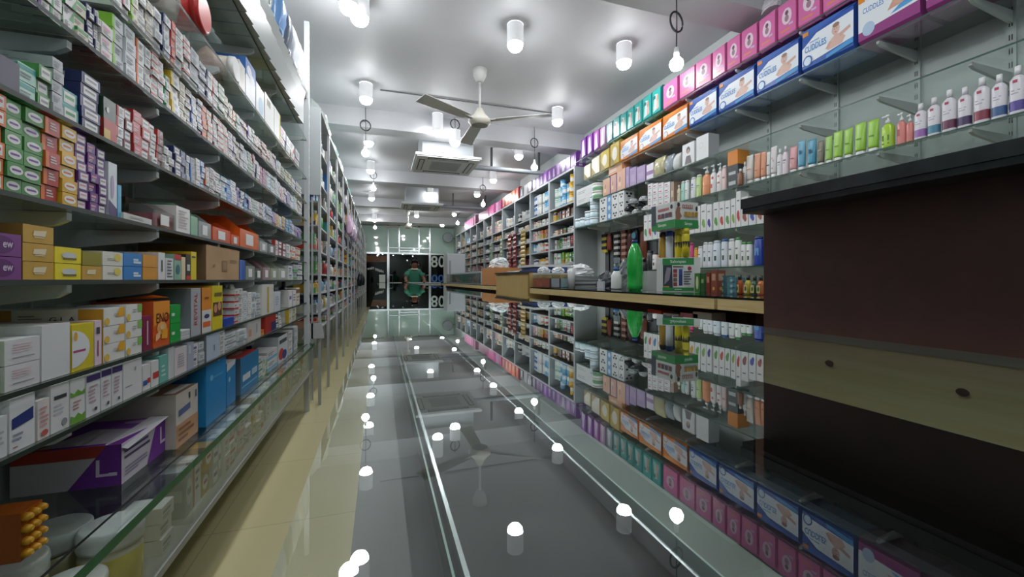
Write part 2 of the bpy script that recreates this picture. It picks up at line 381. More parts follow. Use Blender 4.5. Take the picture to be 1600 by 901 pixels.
def lstack(sh, p0, p1, n, hpx, base, acc, style, depth=0.11, back=0.008, name=None, cat=None, word=None, jit=0.003):
    """a stack of N alike cartons on a stock-side shelf between two sight lines"""
    z = LZ.get(sh, EZ) + CZ; X = XL - back
    y0, y1 = yon(p0, X), yon(p1, X); h = min(hm((p0 + p1) / 2, X, hpx), lmax(sh)) / n
    STK[sh] = STK.get(sh, 0) + 1; si = STK[sh]
    for k in range(n):
        loc = (X - R.uniform(0, 2 * jit), (y0 + y1) / 2 + R.uniform(-jit, jit) * 0.5, z + k * h + 0.0005)
        dims = (depth, y1 - y0 - 0.002, h - 0.001); rz = R.uniform(-0.02, 0.02)
        w = word or desc_of(base, acc, style)
        lab = '%s, %s, %s stack, %s' % (w, levelword(k, n), nth(si), LW[sh])
        grp = 'cartons on the ' + LW[sh]
        if name is None: pool((base, acc, style), loc, dims, rz, lab, grp)
        else:
            o = link(name, dmesh((base, acc, style)), None, loc, rz, dims); tag(o, lab, cat, grp)
def sbox(sh, p0, p1, hpx, base, name, cat, label, front=(), end=(), top=None, depth=0.14, back=0.008, zoff=0.0, n=1, side=None, group=None, lid=False):
    """a carton with a print of its own"""
    z = LZ.get(sh, EZ) + CZ + zoff; X = XL - back
    y0, y1 = yon(p0, X), yon(p1, X); h = min(hm((p0 + p1) / 2, X, hpx), lmax(sh) - zoff) / n; out = []
    for k in range(n):
        m = MB(); b = (-depth, 0, -(y1 - y0) / 2 + 0.001, (y1 - y0) / 2 - 0.001, 0, h - 0.001)
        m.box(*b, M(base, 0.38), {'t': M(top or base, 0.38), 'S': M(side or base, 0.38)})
        decals(m, face_map('E', *b), front); decals(m, face_map('S', *b), end)
        o = m.obj(name, None, (X, (y0 + y1) / 2, z + k * h + 0.0005), R.uniform(-0.012, 0.012))
        lb = label if n == 1 else '%s, %s of its stack' % (label, levelword(k, n)) if n > 2 else '%s, %s of the pair' % (label, ('lower', 'upper')[k])
        tag(o, lb, cat, group); out.append(o)
    return out
# ---- first shelf above eye level: bright cartons in columns
W = 'e4e4e2'
def soap(p0, p1, n, hpx, base, acc, style, word): lstack('A', p0, p1, n, hpx, base, acc, style, 0.10, 0.006, 'soap_carton', 'carton', word)
soap(-22, 10, 6, 172, 'orange', 'red', 'panel', 'orange carton with white panel')
soap(11, 39, 6, 158, 'green', 'purple', 'oval', 'green carton with white oval')
soap(40, 70, 6, 150, 'green', 'purple', 'oval', 'green carton with oval badge')
soap(71, 96, 5, 148, 'red', 'orange', 'edge band', 'red carton with orange edge')
soap(98, 122, 6, 134, 'yellow', 'orange', 'oval', 'yellow carton with white oval')
soap(123, 140, 8, 138, 'purple', 'pink', 'panel', 'purple carton with silver panel')
soap(141, 154, 7, 106, 'purple', 'pink', 'print', 'purple carton with pink print')
soap(155, 168, 7, 100, 'purple', 'silver' if False else 'grey', 'panel', 'purple carton with grey panel')
sbox('A', 169, 183, 84, 'd5dde2', 'tall_carton', 'carton', 'tall white carton with lilac figure, beside the purple cartons', [('e', 0.45, 0.55, 0.2, 0.22, 'b4a4c8'), ('p', [(0, 0), (1, 0), (1, 0.15), (0, 0.3)], '47346a')], depth=0.05)
sbox('A', 184, 190, 52, '64b3d6', 'tall_carton', 'carton', 'small sky blue carton behind the tall white carton', depth=0.05)
def bin_(sh, p0, p1, hpx, col, label, clear=False, lab=True, depth=0.13, back=0.01, fill=None, zoff=0):
    """open-topped bin with a sloping lip, a paper ticket and packets inside"""
    z = LZ[sh] + CZ; X = XL - back; y0, y1 = yon(p0, X), yon(p1, X); h = min(hm((p0 + p1) / 2, X, hpx), lmax(sh)); w = (y1 - y0) / 2 - 0.002
    t = thing('storage_bin', label, 'bin', (X, (y0 + y1) / 2, z + 0.0005), 0, 'storage bins on the stock shelves')
    mt = GL_CLEAR if clear else M(col, 0.25); m = MB(); q = 0.003
    m.box(-depth, 0, -w, w, 0, q, mt); m.box(-q, 0, -w, w, q, h * 0.62, mt); m.box(-depth, -depth + q, -w, w, q, h, mt)
    for s in (-1, 1):
        a, b2 = (-w, -w + q) if s < 0 else (w - q, w)
        m.prism([(-q, q), (-q, h * 0.62), (-depth * 0.4, h), (-depth + q, h), (-depth + q, q)], a, b2, mt)
    m.obj('bin_shell', t)
    f = MB(); f.box(-depth + q * 1.5, -q * 1.6, -w + q * 1.3, w - q * 1.3, q * 1.2, h * 0.5, M(fill or 'b9a9a6'))
    f.obj('contents', t)
    if lab: MB().box(0.0004, 0.0012, -w * 0.45, w * 0.35, h * 0.12, h * 0.5, M('e6e6e4')).obj('ticket', t)
    return t
sbox('A', 192, 238, 10, 'c9cac6', 'flat_carton', 'carton', 'flat white carton lying at the front edge before the pink bin', lines(0.2, 0.7, 0.3, 0.7, 2, '8d8d8d'), depth=0.05, back=0.004)
sbox('A', 196, 240, 52, '6e5f4b', 'brown_carton', 'carton', 'dark brown carton pushed back behind the clear bins', [('r', 0.1, 0.6, 0.35, 0.8, '9a9a90')], depth=0.06, back=0.13, top='8d7a5c')
bin_('A', 240, 274, 42, 'c98f93', 'pale pink clear bin with white ticket, near the flat carton', True, True, 0.11, 0.01, 'b4656f')
sbox('A', 275, 297, 40, W, 'medicine_box', 'box', 'white box with fine grey lines beside the pale pink bin', lines(0.15, 0.85, 0.15, 0.9, 7, 'b8a9ad'), depth=0.1)
bin_('A', 298, 309, 48, '8dbfa0', 'pale green bin on first shelf above eye level', False, False, 0.1, 0.01, '9fcfb0')
bin_('A', 310, 330, 40, '9aa0a0', 'smoky grey bin with square ticket beside pale green bin', False, True, 0.1, 0.01, '8a8f92')
sbox('A', 322, 361, 56, 'b39055', 'brown_carton', 'carton', 'tan carton with white end standing behind the orange bins', [('r', 0.7, 0, 1, 1, 'dcd8c6')], depth=0.05, back=0.15, top='c9a768')
bin_('A', 332, 360, 34, 'd2552f', 'red-orange bin with white ticket, first shelf above eye level', False, True, 0.1, 0.01, 'c9776a')
bin_('A', 361, 374, 26, 'd55a2a', 'small orange bin between two larger orange bins', False, True, 0.08, 0.01, 'd98a6a')
bin_('A', 375, 404, 44, 'e0651f', 'large orange bin with folded white ticket', False, True, 0.13, 0.01, 'c86a3a')
bin_('A', 406, 418, 26, 'a8b0ae', 'pale grey bin with ticket beside the large orange bin', False, True, 0.09, 0.01, 'b7bcb9')
bin_('A', 419, 430, 24, '757c80', 'dark grey bin with ticket, first shelf above eye level', False, True, 0.09, 0.01, '6d7478')
for p0, p1, b, a, s, n, hp in ((431, 436, 'white', 'red', 'edge band', 1, 24), (436.5, 442, 'maroon', 'red', 'panel', 2, 24), (442.5, 448, 'maroon', 'pink', 'panel', 2, 22), (449, 455, 'white', 'grey', 'print', 2, 22), (456, 462, 'white', 'orange', 'lower band', 2, 20), (463, 470, 'cream', 'red', 'upper band', 2, 20)):
    lstack('A', p0, p1, n, hp, b, a, s, 0.08)
# ---- eye-level shelf
tg = [('r', 0.3, 0.3, 0.72, 0.72, 'd9c9a0')] + [('r', 0.35 + 0.09 * i, 0.34, 0.40 + 0.09 * i, 0.66, 'c9a55e') for i in range(4)]
sbox('B', -30, 34, 74, '7b3f86', 'tea_carton', 'carton', 'purple carton with dark violet blot at the near end', [('e', 0.45, 0.5, 0.36, 0.4, '5a2066'), ('t', 'ew', 0.5, 0.38, 0.76, 0.62, 'd8c9dc')], n=2, depth=0.12)
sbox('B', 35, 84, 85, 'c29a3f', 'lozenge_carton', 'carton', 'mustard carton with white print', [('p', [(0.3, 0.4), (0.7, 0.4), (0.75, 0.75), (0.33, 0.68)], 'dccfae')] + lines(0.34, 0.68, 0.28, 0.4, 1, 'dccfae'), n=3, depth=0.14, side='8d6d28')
sbox('B', 85, 127, 51, 'e6d326', 'lozenge_carton', 'carton', 'bright yellow carton beside the mustard stack', [('e', 0.52, 0.5, 0.3, 0.2, 'c3c6c6'), ('r', 0.28, 0.22, 0.8, 0.34, '6c651f')], n=2, depth=0.14)
sbox('B', 128, 159, 22, 'c29a3f', 'lozenge_carton', 'carton', 'short mustard carton under the olive carton', [('p', [(0.2, 0.4), (0.65, 0.4), (0.68, 0.75), (0.25, 0.7)], 'dccfae')], depth=0.12)
sbox('B', 128, 159, 22, '8d8423', 'lozenge_carton', 'carton', 'plain olive carton on top of the short mustard carton', depth=0.12, zoff=hm(143, XL, 22.3))
sbox('B', 160, 192, 44, 'dad9cd', 'lozenge_carton', 'carton', 'white carton with yellow sun beside the blue cartons', [('e', 0.72, 0.6, 0.18, 0.3, 'd9c85a')] + lines(0.2, 0.7, 0.35, 0.55, 2, '8a8a80'), n=2, depth=0.12)
sbox('B', 193, 222, 42, '2f7ec4', 'lozenge_carton', 'carton', 'blue carton with white print on eye-level shelf', [('r', 0.5, 0.42, 0.78, 0.58, 'd0e0ee'), ('r', 0.5, 0.22, 0.92, 0.38, 'd0e0ee')], n=2, depth=0.12)
sbox('B', 223, 246, 39, 'd0902f', 'lozenge_carton', 'carton', 'plain orange carton on eye-level shelf', [], n=2, depth=0.12)
sbox('B', 247, 258, 43, 'd9dadb', 'medicine_box', 'box', 'white box with upright black print, next to orange cartons', [('r', 0.43, 0.3, 0.62, 0.72, '333538')], depth=0.1)
sbox('B', 258.5, 271, 34, 'd9dadb', 'medicine_box', 'box', 'white box with black text rows on eye-level shelf', lines(0.15, 0.9, 0.08, 0.95, 6, '55585c'), depth=0.1)
sbox('B', 262, 272, 56, '9fa3a8', 'medicine_box', 'box', 'tall grey box behind the white boxes with black text', depth=0.04, back=0.13)
sbox('B', 272, 283, 40, '8fb3a0', 'medicine_box', 'box', 'sea green box with red top band', [('r', 0, 0.78, 1, 1, 'b8322f'), ('e', 0.5, 0.4, 0.3, 0.2, '2f6d78')], depth=0.1, top='b8322f')
sbox('B', 283.5, 290, 36, 'd8c9a6', 'medicine_box', 'box', 'narrow cream box beside the sea green box', depth=0.1)
sbox('B', 290.5, 298, 40, '34322c', 'medicine_box', 'box', 'black box with white patch and red foot', [('r', 0.2, 0.35, 0.8, 0.6, 'd0d0c8'), ('r', 0, 0, 1, 0.16, 'c0392b')], depth=0.1, top='b8322f')
sbox('B', 298.5, 307, 44, 'd9c52a', 'medicine_box', 'box', 'yellow box with dark mark beside the cardboard box', [('r', 0.1, 0.78, 0.8, 0.84, '4a4420')], depth=0.1)
sbox('B', 283, 307, 52, 'a52f2f', 'medicine_box', 'box', 'long red box lying behind the black and yellow boxes', [('e', 0.5, 0.8, 0.2, 0.1, 'd4a0a0')], depth=0.04, back=0.125)
X = XL - 0.01; y0, y1 = yon(322, X), yon(374, X); h = min(hm(348, X, 50), lmax('B'))
cb = thing('cardboard_box', 'brown cardboard shipping box on the eye-level stock shelf', 'box', (X, (y0 + y1) / 2, CZ + 0.0005))
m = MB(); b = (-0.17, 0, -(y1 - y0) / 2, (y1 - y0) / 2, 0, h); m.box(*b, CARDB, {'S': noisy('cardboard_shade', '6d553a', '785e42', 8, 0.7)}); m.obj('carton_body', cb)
m = MB(); decals(m, face_map('E', *b), [('r', 0.42, 0.25, 0.58, 0.6, '7d6240'), ('r', 0.45, 0.29, 0.55, 0.56, '94744d'), ('r', 0.66, 0.55, 0.88, 0.58, '8d6e48'), ('r', 0.66, 0.62, 0.9, 0.65, '8d6e48'), ('e', 0.2, 0.42, 0.025, 0.04, '8d6e48')]); m.obj('printed_marks', cb)
sbox('B', 374.5, 383, 31, '2556a8', 'binder', 'binder', 'blue binder beside the cardboard box', [('r', 0.0, 0.0, 0.35, 1, '3a6cc0')], depth=0.12)
bin_('B', 384, 398, 34, '8f9690', 'grey bin of small packets beside the blue binder', False, True, 0.11, 0.01, '8b8f84')
bin_('B', 398.5, 410, 28, '93a093', 'grey-green bin with white ticket, fourth from the pillar', True, True, 0.1, 0.01, '7f8a80')
bin_('B', 411, 422, 30, 'a68b8d', 'dusty pink bin on the eye-level stock shelf', False, True, 0.1, 0.01, '9a7d80')
bin_('B', 423, 434, 28, 'a3ad98', 'pale olive bin with pasted sheet on eye-level shelf', False, True, 0.1, 0.01, 'aab39c')
bin_('B', 435, 449, 28, 'b4b8b0', 'off-white bin at the pillar end of the eye-level shelf', False, True, 0.1, 0.01, 'bcc0b8')
for p0, p1, b, a, s, n, hp in ((451, 458, 'white', 'blue', 'print', 2, 22), (459, 465, 'silver', 'green', 'lower band', 2, 24), (466, 473, 'white', 'navy', 'upper band', 3, 26)):
    lstack('B', p0, p1, n, hp, b, a, s, 0.09)
# ---- first shelf below eye level
lstack('C', -14, 4, 6, 128, 'lime', 'red', 'edge band', 0.10, name='striped_carton', cat='carton', word='green and red striped carton')
sbox('C', 6, 63, 78, 'd2d3d4', 'medicine_box', 'box', 'long white carton with pale pink printed lines', lines(0.2, 0.85, 0.45, 0.85, 4, 'd8bfc4') + [('r', 0.18, 0.24, 0.8, 0.28, '8a8a90')], n=2, depth=0.17)
sbox('C', 64, 110, 84, 'd4d6d8', 'medicine_box', 'box', 'plain big white carton before the yellow carton', [], depth=0.2, top='c6c6c2')
sbox('C', 111, 147, 72, 'd0bf2e', 'medicine_box', 'box', 'yellow carton with white half disc on the aisle face', [('p', [(0, 0.1)] + [(0.8 * math.sin(PI * i / 16), 0.48 - 0.4 * math.cos(PI * i / 16)) for i in range(17)] + [(0, 0.88)], 'dadcdf'), ('r', 0.05, 0.4, 0.6, 0.45, 'a8457a'), ('e', 0.15, 0.75, 0.08, 0.1, 'd9a52f')], depth=0.22)
sbox('C', 147.5, 159, 70, 'dcc7d2', 'medicine_box', 'box', 'pale pink box with upright maroon print', [('r', 0.38, 0.2, 0.52, 0.55, '8a2f55'), ('r', 0.2, 0.7, 0.7, 0.85, '4a4a4e')], depth=0.16)
gla = [('p', [(0.55, 0.45), (1, 0.45), (1, 1), (0.75, 1)], 'dba52c'), ('e', 0.14, 0.25, 0.12, 0.22, 'd9b552'), ('t', 'GLA', 0.45, 0.5, 0.7, 0.7, '9a9a98')]
gle = [('r', 0.8, 0, 1, 1, 'c8962c'), ('r', 0.15, 0, 0.3, 1, 'b0803a'), ('t', 'G L A', 0.58, 0.3, 0.78, 0.6, '4a4640')] + lines(0.35, 0.55, 0.3, 0.75, 3, '9a9488')
sbox('C', 161, 195, 82, 'dcdcd8', 'medicine_box', 'box', 'white carton with golden corner on the aisle face', gla, gle, n=3, depth=0.19)
sbox('C', 196, 222, 78, 'dcdcd8', 'medicine_box', 'box', 'white carton with green corner tab', [('r', 0.72, 0.5, 1, 1, '7fb55a'), ('e', 0.14, 0.25, 0.12, 0.22, 'd9b552')] + lines(0.4, 0.68, 0.5, 0.75, 2, '9a9a98'), n=3, depth=0.08)
sbox('C', 223, 237, 54, '7d2246', 'medicine_box', 'box', 'maroon box with upright pale strip before the orange sachet box', [('r', 0.43, 0.15, 0.57, 0.85, 'd6b6c4')], depth=0.08)
# orange sachet box with open lid
X = XL - 0.008; y0, y1 = yon(239, X), yon(265, X); h = min(hm(250, X, 70), lmax('C') - 0.02); d = 0.115
eb_ = thing('sachet_box', 'orange sachet box with lid flap lifted, printed twice with its name', 'box', (X, (y0 + y1) / 2, CZ + LZ['C'] + 0.0005))
w = (y1 - y0) / 2 - 0.001; b = (-d, 0, -w, w, 0, h)
m = MB().box(*b, M('d35a22', 0.35)); 
decals(m, face_map('E', *b), [('p', [(0, 0.45), (1, 0.7), (1, 1), (0, 1)], 'e0902e'), ('e', 0.5, 0.4, 0.3, 0.15, 'e3a659'), ('t', 'ENO', 0.16, 0.52, 0.92, 0.74, '5a1f14'), ('p', [(0.1, 0.12), (0.4, 0.2), (0.36, 0.34), (0.12, 0.28)], 'e8b183'), ('p', [(0.45, 0.16), (0.82, 0.14), (0.85, 0.36), (0.5, 0.38)], 'e6a02e'), ('e', 0.5, 0.42, 0.14, 0.06, 'd8c08c')])
decals(m, face_map('S', *b), [('t', 'ENO', 0.3, 0.62, 0.72, 0.78, '7a2a18'), ('e', 0.5, 0.6, 0.34, 0.08, 'e07a3a')]); m.obj('carton_body', eb_)
m = MB(); m.add([(-d, -w, h + 0.001), (-d, w, h + 0.001), (-0.0, w, h + 0.008), (-0.0, -w, h + 0.016)], [(0, 3, 2, 1), (0, 1, 2, 3)], M('e09a3e')); m.obj('lid_flap', eb_)
sbox('C', 266, 282, 58, '1f9a3f', 'medicine_box', 'box', 'bright green carton with small white square', [('r', 0.1, 0.4, 0.4, 0.56, 'c9dccf')], n=2, depth=0.08)
sbox('C', 283, 297, 14, 'd8d8da', 'medicine_box', 'box', 'flat white box with purple line at grey carton foot', [('r', 0, 0.4, 1, 0.5, '4a3560')], n=3, depth=0.04)
sbox('C', 298, 314, 74, 'a8acb2', 'supplement_carton', 'carton', 'tall grey carton with upright red capitals', [('tv', 'REVITAL', 0.3, 0.22, 0.62, 0.9, 'b8433f')], [], depth=0.17, side='7e8388', top='b9bdc2')
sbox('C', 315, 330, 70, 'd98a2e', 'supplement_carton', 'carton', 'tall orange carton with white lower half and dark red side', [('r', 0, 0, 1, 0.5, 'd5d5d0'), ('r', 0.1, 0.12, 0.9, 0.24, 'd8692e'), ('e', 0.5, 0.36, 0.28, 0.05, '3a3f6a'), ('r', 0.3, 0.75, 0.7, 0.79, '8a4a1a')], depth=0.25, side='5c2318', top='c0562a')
sbox('C', 331, 348, 68, 'd8c61f', 'supplement_carton', 'carton', 'tall yellow carton with a printed picture of faces', [('r', 0.08, 0.3, 0.92, 0.62, '5a3a22'), ('e', 0.3, 0.48, 0.16, 0.1, 'c98f6a'), ('e', 0.66, 0.52, 0.16, 0.1, 'c9966f'), ('r', 0.2, 0.76, 0.9, 0.84, '6a6018')], depth=0.12)
def lbottle(sh, px, hpx, rpx, prof, label, back=0.05, name='bottle', cat='bottle', cap='2a2c30', capf=0.18, group=None):
    X = XL - back; y = yon(px, X); h = min(hm(px, X, hpx), lmax(sh)); r = hm(px, X, rpx)
    t = thing(name, label, cat, (X, y, CZ + LZ.get(sh, EZ) + 0.0005), 0, group)
    m = MB(); m.lathe([(r * a, h * (1 - capf) * b_, M(c, 0.3)) for a, b_, c in prof], 16); m.obj('bottle_body', t)
    m = MB(); m.lathe([(r * 0.5, h * (1 - capf) + 0.0004, M(cap)), (r * 0.5, h, M(cap))], 14); m.obj('cap', t)
    return t
sbox('C', 349, 366, 12, '2344a0', 'flat_carton', 'carton', 'small blue box under the white plastic bags', depth=0.06)
def bag(name, label, cat, loc, sx, sy, sz, col, seed, group=None, rough=0.25, mat=None, style='stand'):
    """soft crumpled packet"""
    rnd = random.Random(seed); m = MB(); n, k = 16, 9; vs = []; fs = []; heap = style == 'heap'
    for j in range(k + 1):
        v = j / k
        tx = (0.72 + 0.28 * math.sin(PI * min(1, v * 1.25))) * (1 if v < 0.7 else 1 - 0.85 * ((v - 0.7) / 0.3) ** 1.3)
        wy = (0.93 + 0.07 * math.sin(PI * v)) * (1 if v < 0.9 else 0.97)
        if heap: tx = wy = (1 - v ** 2.2) ** 0.5 * (0.85 + 0.15 * v) if v < 1 else 0.12
        for i in range(n):
            a = 2 * PI * i / n; c_, s_ = math.cos(a), math.sin(a); q = (abs(c_) ** (2.2 if heap else 5) + abs(s_) ** (2.2 if heap else 5)) ** (-1 / (2.2 if heap else 5))
            w = 1 + (rnd.uniform(-0.2, 0.12) if heap else rnd.uniform(-0.10, 0.05))
            vs.append((sx / 2 * c_ * q * tx * w, sy / 2 * s_ * q * wy * w, sz * max(0, v + (rnd.uniform(-0.06, 0.06) if heap and j else rnd.uniform(-0.02, 0.02) if 0 < j < k else 0))))
    for j in range(k):
        for i in range(n): fs.append((j * n + i, j * n + (i + 1) % n, (j + 1) * n + (i + 1) % n, (j + 1) * n + i))
    fs += [tuple(range(n))[::-1], tuple(k * n + i for i in range(n))]
    m.add(vs, fs, mat or M(col, rough), not heap); o = m.obj(name, None, loc); tag(o, label, cat, group); return o
def lbag(sh, px, hpx, wpx, col, label, back=0.06, depth=0.08, name='plastic_bag', cat='bag', zoff=0, mat=None):
    X = XL - back; y = yon(px, X); h = min(hm(px, X, hpx), lmax(sh) - zoff - 0.006); w = abs(yon(px + wpx / 2, X) - yon(px - wpx / 2, X))
    return bag(name, label, cat, (X, y, CZ + LZ.get(sh, EZ) + 0.001 + zoff), depth, w, h, col, label, None, 0.25, mat)
lbag('C', 353, 58, 8, 'd9dfd2', 'crumpled white plastic bag standing beside the yellow carton', 0.075, 0.05, zoff=hm(357, XL, 13))
lbag('C', 361, 50, 7, 'd3dfc4', 'pale green plastic bag standing on the blue box', 0.045, 0.04, zoff=hm(357, XL, 13))
for p0, p1, b, a, s, n, hp in ((367, 374, 'white', 'red', 'lower band', 5, 52), (374.5, 381, 'white', 'grey', 'print', 7, 52), (381.5, 388, 'pearl', 'navy', 'oval', 7, 46), (388.5, 394, 'white', 'grey', 'oval', 6, 42), (394.5, 401, 'white', 'sky', 'print', 5, 40), (401.5, 408, 'pearl', 'grey', 'lower band', 4, 36), (451, 457, 'white', 'purple', 'panel', 1, 26), (457.5, 464, 'white', 'grey', 'edge band', 1, 24), (464.5, 470, 'cream', 'brown', 'upper band', 1, 26)):
    lstack('C', p0, p1, n, hp, b, a, s, 0.09)
sbox('C', 409, 428, 46, 'd3d3cc', 'medicine_box', 'box', 'large white carton with yellow upright band near the pillar', [('r', 0.42, 0.04, 0.56, 0.92, 'c9a63a')], depth=0.16)
sbox('C', 428.5, 438, 30, 'c8d0d8', 'medicine_box', 'box', 'pale blue carton beside the yellow banded carton', lines(0.2, 0.8, 0.3, 0.8, 4, '9aa4b0'), depth=0.1)
lbottle('C', 443, 46, 5, [(1, 0, 'b8322f'), (1, 0.45, '1e2230'), (1, 0.8, '1e2230'), (0.6, 1, '1e2230')], 'dark bottle with red base near the pillar', 0.06)
# ---- second shelf below eye level
def d_(p0, p1, hp, base, label, front, **k): sbox('D', p0, p1, hp, base, 'medicine_box', 'box', label, front, depth=k.pop('depth', 0.08), **k)
d_(-16, 12, 66, 'd4d6d8', 'small white box at the near end, below the long white cartons', lines(0.2, 0.8, 0.3, 0.7, 3, 'a8b0b8'))
d_(14, 55, 88, 'd9dbdd', 'tall white box with slanted navy band', [('p', [(0.08, 0.42), (0.92, 0.5), (0.92, 0.74), (0.08, 0.62)], '2b3a78')] + lines(0.1, 0.55, 0.18, 0.36, 2, '8a90a0') + lines(0.1, 0.4, 0.06, 0.12, 1, 'b8656a'))
d_(58, 78, 62, 'd8d4d2', 'short white box with red text between two tall white boxes', lines(0.15, 0.85, 0.3, 0.85, 5, 'c48f8f') + [('e', 0.5, 0.15, 0.3, 0.08, 'c0605a')])
d_(79, 108, 75, 'd9dbda', 'tall white box with black heading and grey oval', [('r', 0.15, 0.68, 0.85, 0.76, '3c3f44'), ('e', 0.72, 0.16, 0.16, 0.08, '8a9098')] + lines(0.15, 0.75, 0.35, 0.6, 3, 'b4b8bc'))
zig = [(0, 0.42)] + [(i / 6, 0.42 + (0.1 if i % 2 else 0.0)) for i in range(7)] + [(1, 0.6), (0, 0.58)]
d_(109, 133, 72, 'd6dad8', 'white box with green zigzag bands', [('p', [(0, 0.6), (1, 0.6), (1, 0.72), (0.75, 0.66), (0.5, 0.74), (0.25, 0.66), (0, 0.72)], '6ba03a'), ('p', [(0, 0), (1, 0), (1, 0.2), (0.75, 0.14), (0.5, 0.22), (0.25, 0.14), (0, 0.2)], '6ba03a')] + lines(0.15, 0.8, 0.3, 0.52, 3, 'b07f7f'))
for i, (a, b_, w_) in enumerate(((134, 157, 'first'), (157.5, 174, 'second'), (174.5, 191, 'third'))):
    d_(a, b_, 66, 'd8dadc', 'white box with purple top band, %s of the row of three' % w_, [('r', 0, 0.82, 1, 0.97, '3c2f63')] + lines(0.15, 0.8, 0.3, 0.75, 5, 'b89aa4') + [('r', 0.5, 0.1, 0.7, 0.18, '4a4a58')])
d_(192, 222, 66, 'd9dadb', 'plain white box with few marks beside the purple banded row', lines(0.1, 0.5, 0.3, 0.36, 1, '8a8a90') + [('r', 0.6, 0.7, 0.66, 0.8, '9a9aa0')])
d_(223, 235, 40, 'd9d9d9', 'small white box with blue and red bands', [('r', 0, 0.2, 0.55, 0.4, '3a62a8'), ('r', 0.55, 0.25, 1, 0.45, 'c0453f')])
d_(236, 248, 40, 'd9d9d9', 'small white box with red band beside the blue-red one', [('r', 0.2, 0.3, 1, 0.55, 'c0453f')])
d_(249, 262, 42, '6fb5a8', 'small teal box on second shelf below eye level', lines(0.2, 0.8, 0.2, 0.7, 3, 'b8dcd4'))
sbox('D', 224, 262, 62, '24304a', 'medicine_box', 'box', 'long navy box behind the small boxes', [('r', 0.85, 0, 1, 1, 'c0502f')], depth=0.05, back=0.1)
d_(263, 272, 62, 'c9cbcd', 'upright white folder beside the teal box', [])
d_(273, 292, 42, 'd8d0d2', 'white box with pinkish side and grey print', lines(0.2, 0.8, 0.25, 0.8, 6, 'a8a8b0'))
d_(292.5, 303, 42, 'a7adbd', 'lavender grey translucent box behind the pinkish box', [('r', 0.2, 0.6, 0.5, 0.9, 'c9ccd4')])
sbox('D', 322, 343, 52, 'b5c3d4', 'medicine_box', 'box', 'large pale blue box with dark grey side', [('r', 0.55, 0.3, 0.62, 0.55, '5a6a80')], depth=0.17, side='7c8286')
for p0, p1, b, a, s, n, hp in ((304, 312, 'white', 'purple', 'print', 2, 36), (312.5, 321, 'pearl', 'grey', 'lower band', 2, 34), (344, 352, 'white', 'grey', 'print', 5, 38), (353, 371, 'pearl', 'grey', 'lower band', 3, 26), (372, 386, 'white', 'sky', 'print', 3, 24), (409, 414, 'orange', 'yellow', 'lower band', 1, 8), (432, 436, 'black', 'white' if False else 'grey', 'panel', 3, 24), (436.5, 440, 'white', 'black', 'panel', 3, 22), (452, 457, 'white', 'gold' if False else 'yellow', 'edge band', 2, 24), (457.5, 463, 'cream', 'green', 'print', 2, 22)):
    lstack('D', p0, p1, n, hp, b, a, s, 0.09)
sbox('D', 387, 408, 36, 'c4c2bd', 'medicine_box', 'box', 'grey-white carton with orange patch on second shelf below', [('r', 0.05, 0.25, 0.25, 0.6, 'c9967a'), ('r', 0.6, 0.3, 0.7, 0.8, '9aa0b0')], depth=0.18)
sbox('D', 414.5, 431, 26, 'a8322c', 'medicine_box', 'box', 'flat red carton with navy end near the pillar', [('r', 0.55, 0, 1, 0.55, '2b2f63')], depth=0.14)
lbag('D', 446, 24, 14, 'b9a83f', 'yellow plastic bag with shiny folds near the pillar', 0.06, 0.1)
# ---- showcase top: glove boxes and large cartons
def ebox(p0, p1, hpx, base, name, cat, label, front, end, top, depth, back, topd=(), side=None):
    z = EZ + CZ; X = XL - back; y0, y1 = yon(p0, X), yon(p1, X); h = min(hm((p0 + p1) / 2, X, hpx), lmax('E'))
    t = thing(name, label, cat, (X, (y0 + y1) / 2, z + 0.0005)); b = (-depth, 0, -(y1 - y0) / 2, (y1 - y0) / 2, 0, h)
    m = MB().box(*b, M(base, 0.38), {'t': M(top or base, 0.38), 'S': M(side or base, 0.38)}); decals(m, face_map('E', *b), front); decals(m, face_map('S', *b), end); decals(m, face_map('t', *b), topd)
    m.obj('carton_body', t); return t, b
t, b = ebox(190, 262, 58, 'cfc8d2', 'glove_box', 'box', 'purple and white glove box with torn white lid flap, size letter L', [('p', [(0.5, 0), (1, 0), (1, 1), (0.72, 1)], '7a2fa0'), ('t', 'L', 0.8, 0.3, 0.92, 0.78, 'e6dcee')] + lines(0.05, 0.58, 0.55, 0.85, 2, '4a3d6a') + lines(0.05, 0.5, 0.15, 0.4, 3, '8a80a0'),
    [('r', 0, 0.72, 1, 1, 'b23a2a'), ('p', [(0.5, 0), (1, 0), (1, 1), (0.86, 1)], '6f2f96'), ('t', 'L', 0.76, 0.25, 0.88, 0.66, 'd9cde2'), ('r', 0.88, 0.25, 0.96, 0.33, 'd9cde2')], '8a3fb0', 0.19, 0.055,
    [('p', [(0, 0), (0.35, 0), (0.1, 0.9), (0, 0.9)], 'b23a2a'), ('p', [(0.2, 0.05), (0.85, 0.05), (0.95, 0.5), (0.4, 0.6)], 'c3bccb'), ('e', 0.75, 0.78, 0.14, 0.06, 'cdb4dc')])
m = MB(); m.add([(-0.03, b[2], b[5] + 0.001), (0.012, b[2], b[5] - 0.012), (0.012, b[3] * 0.8, b[5] + 0.002), (-0.03, b[3] * 0.8, b[5] + 0.004)], [(0, 1, 2, 3), (3, 2, 1, 0)], M('e2e0e6')); m.obj('lid_flap', t)
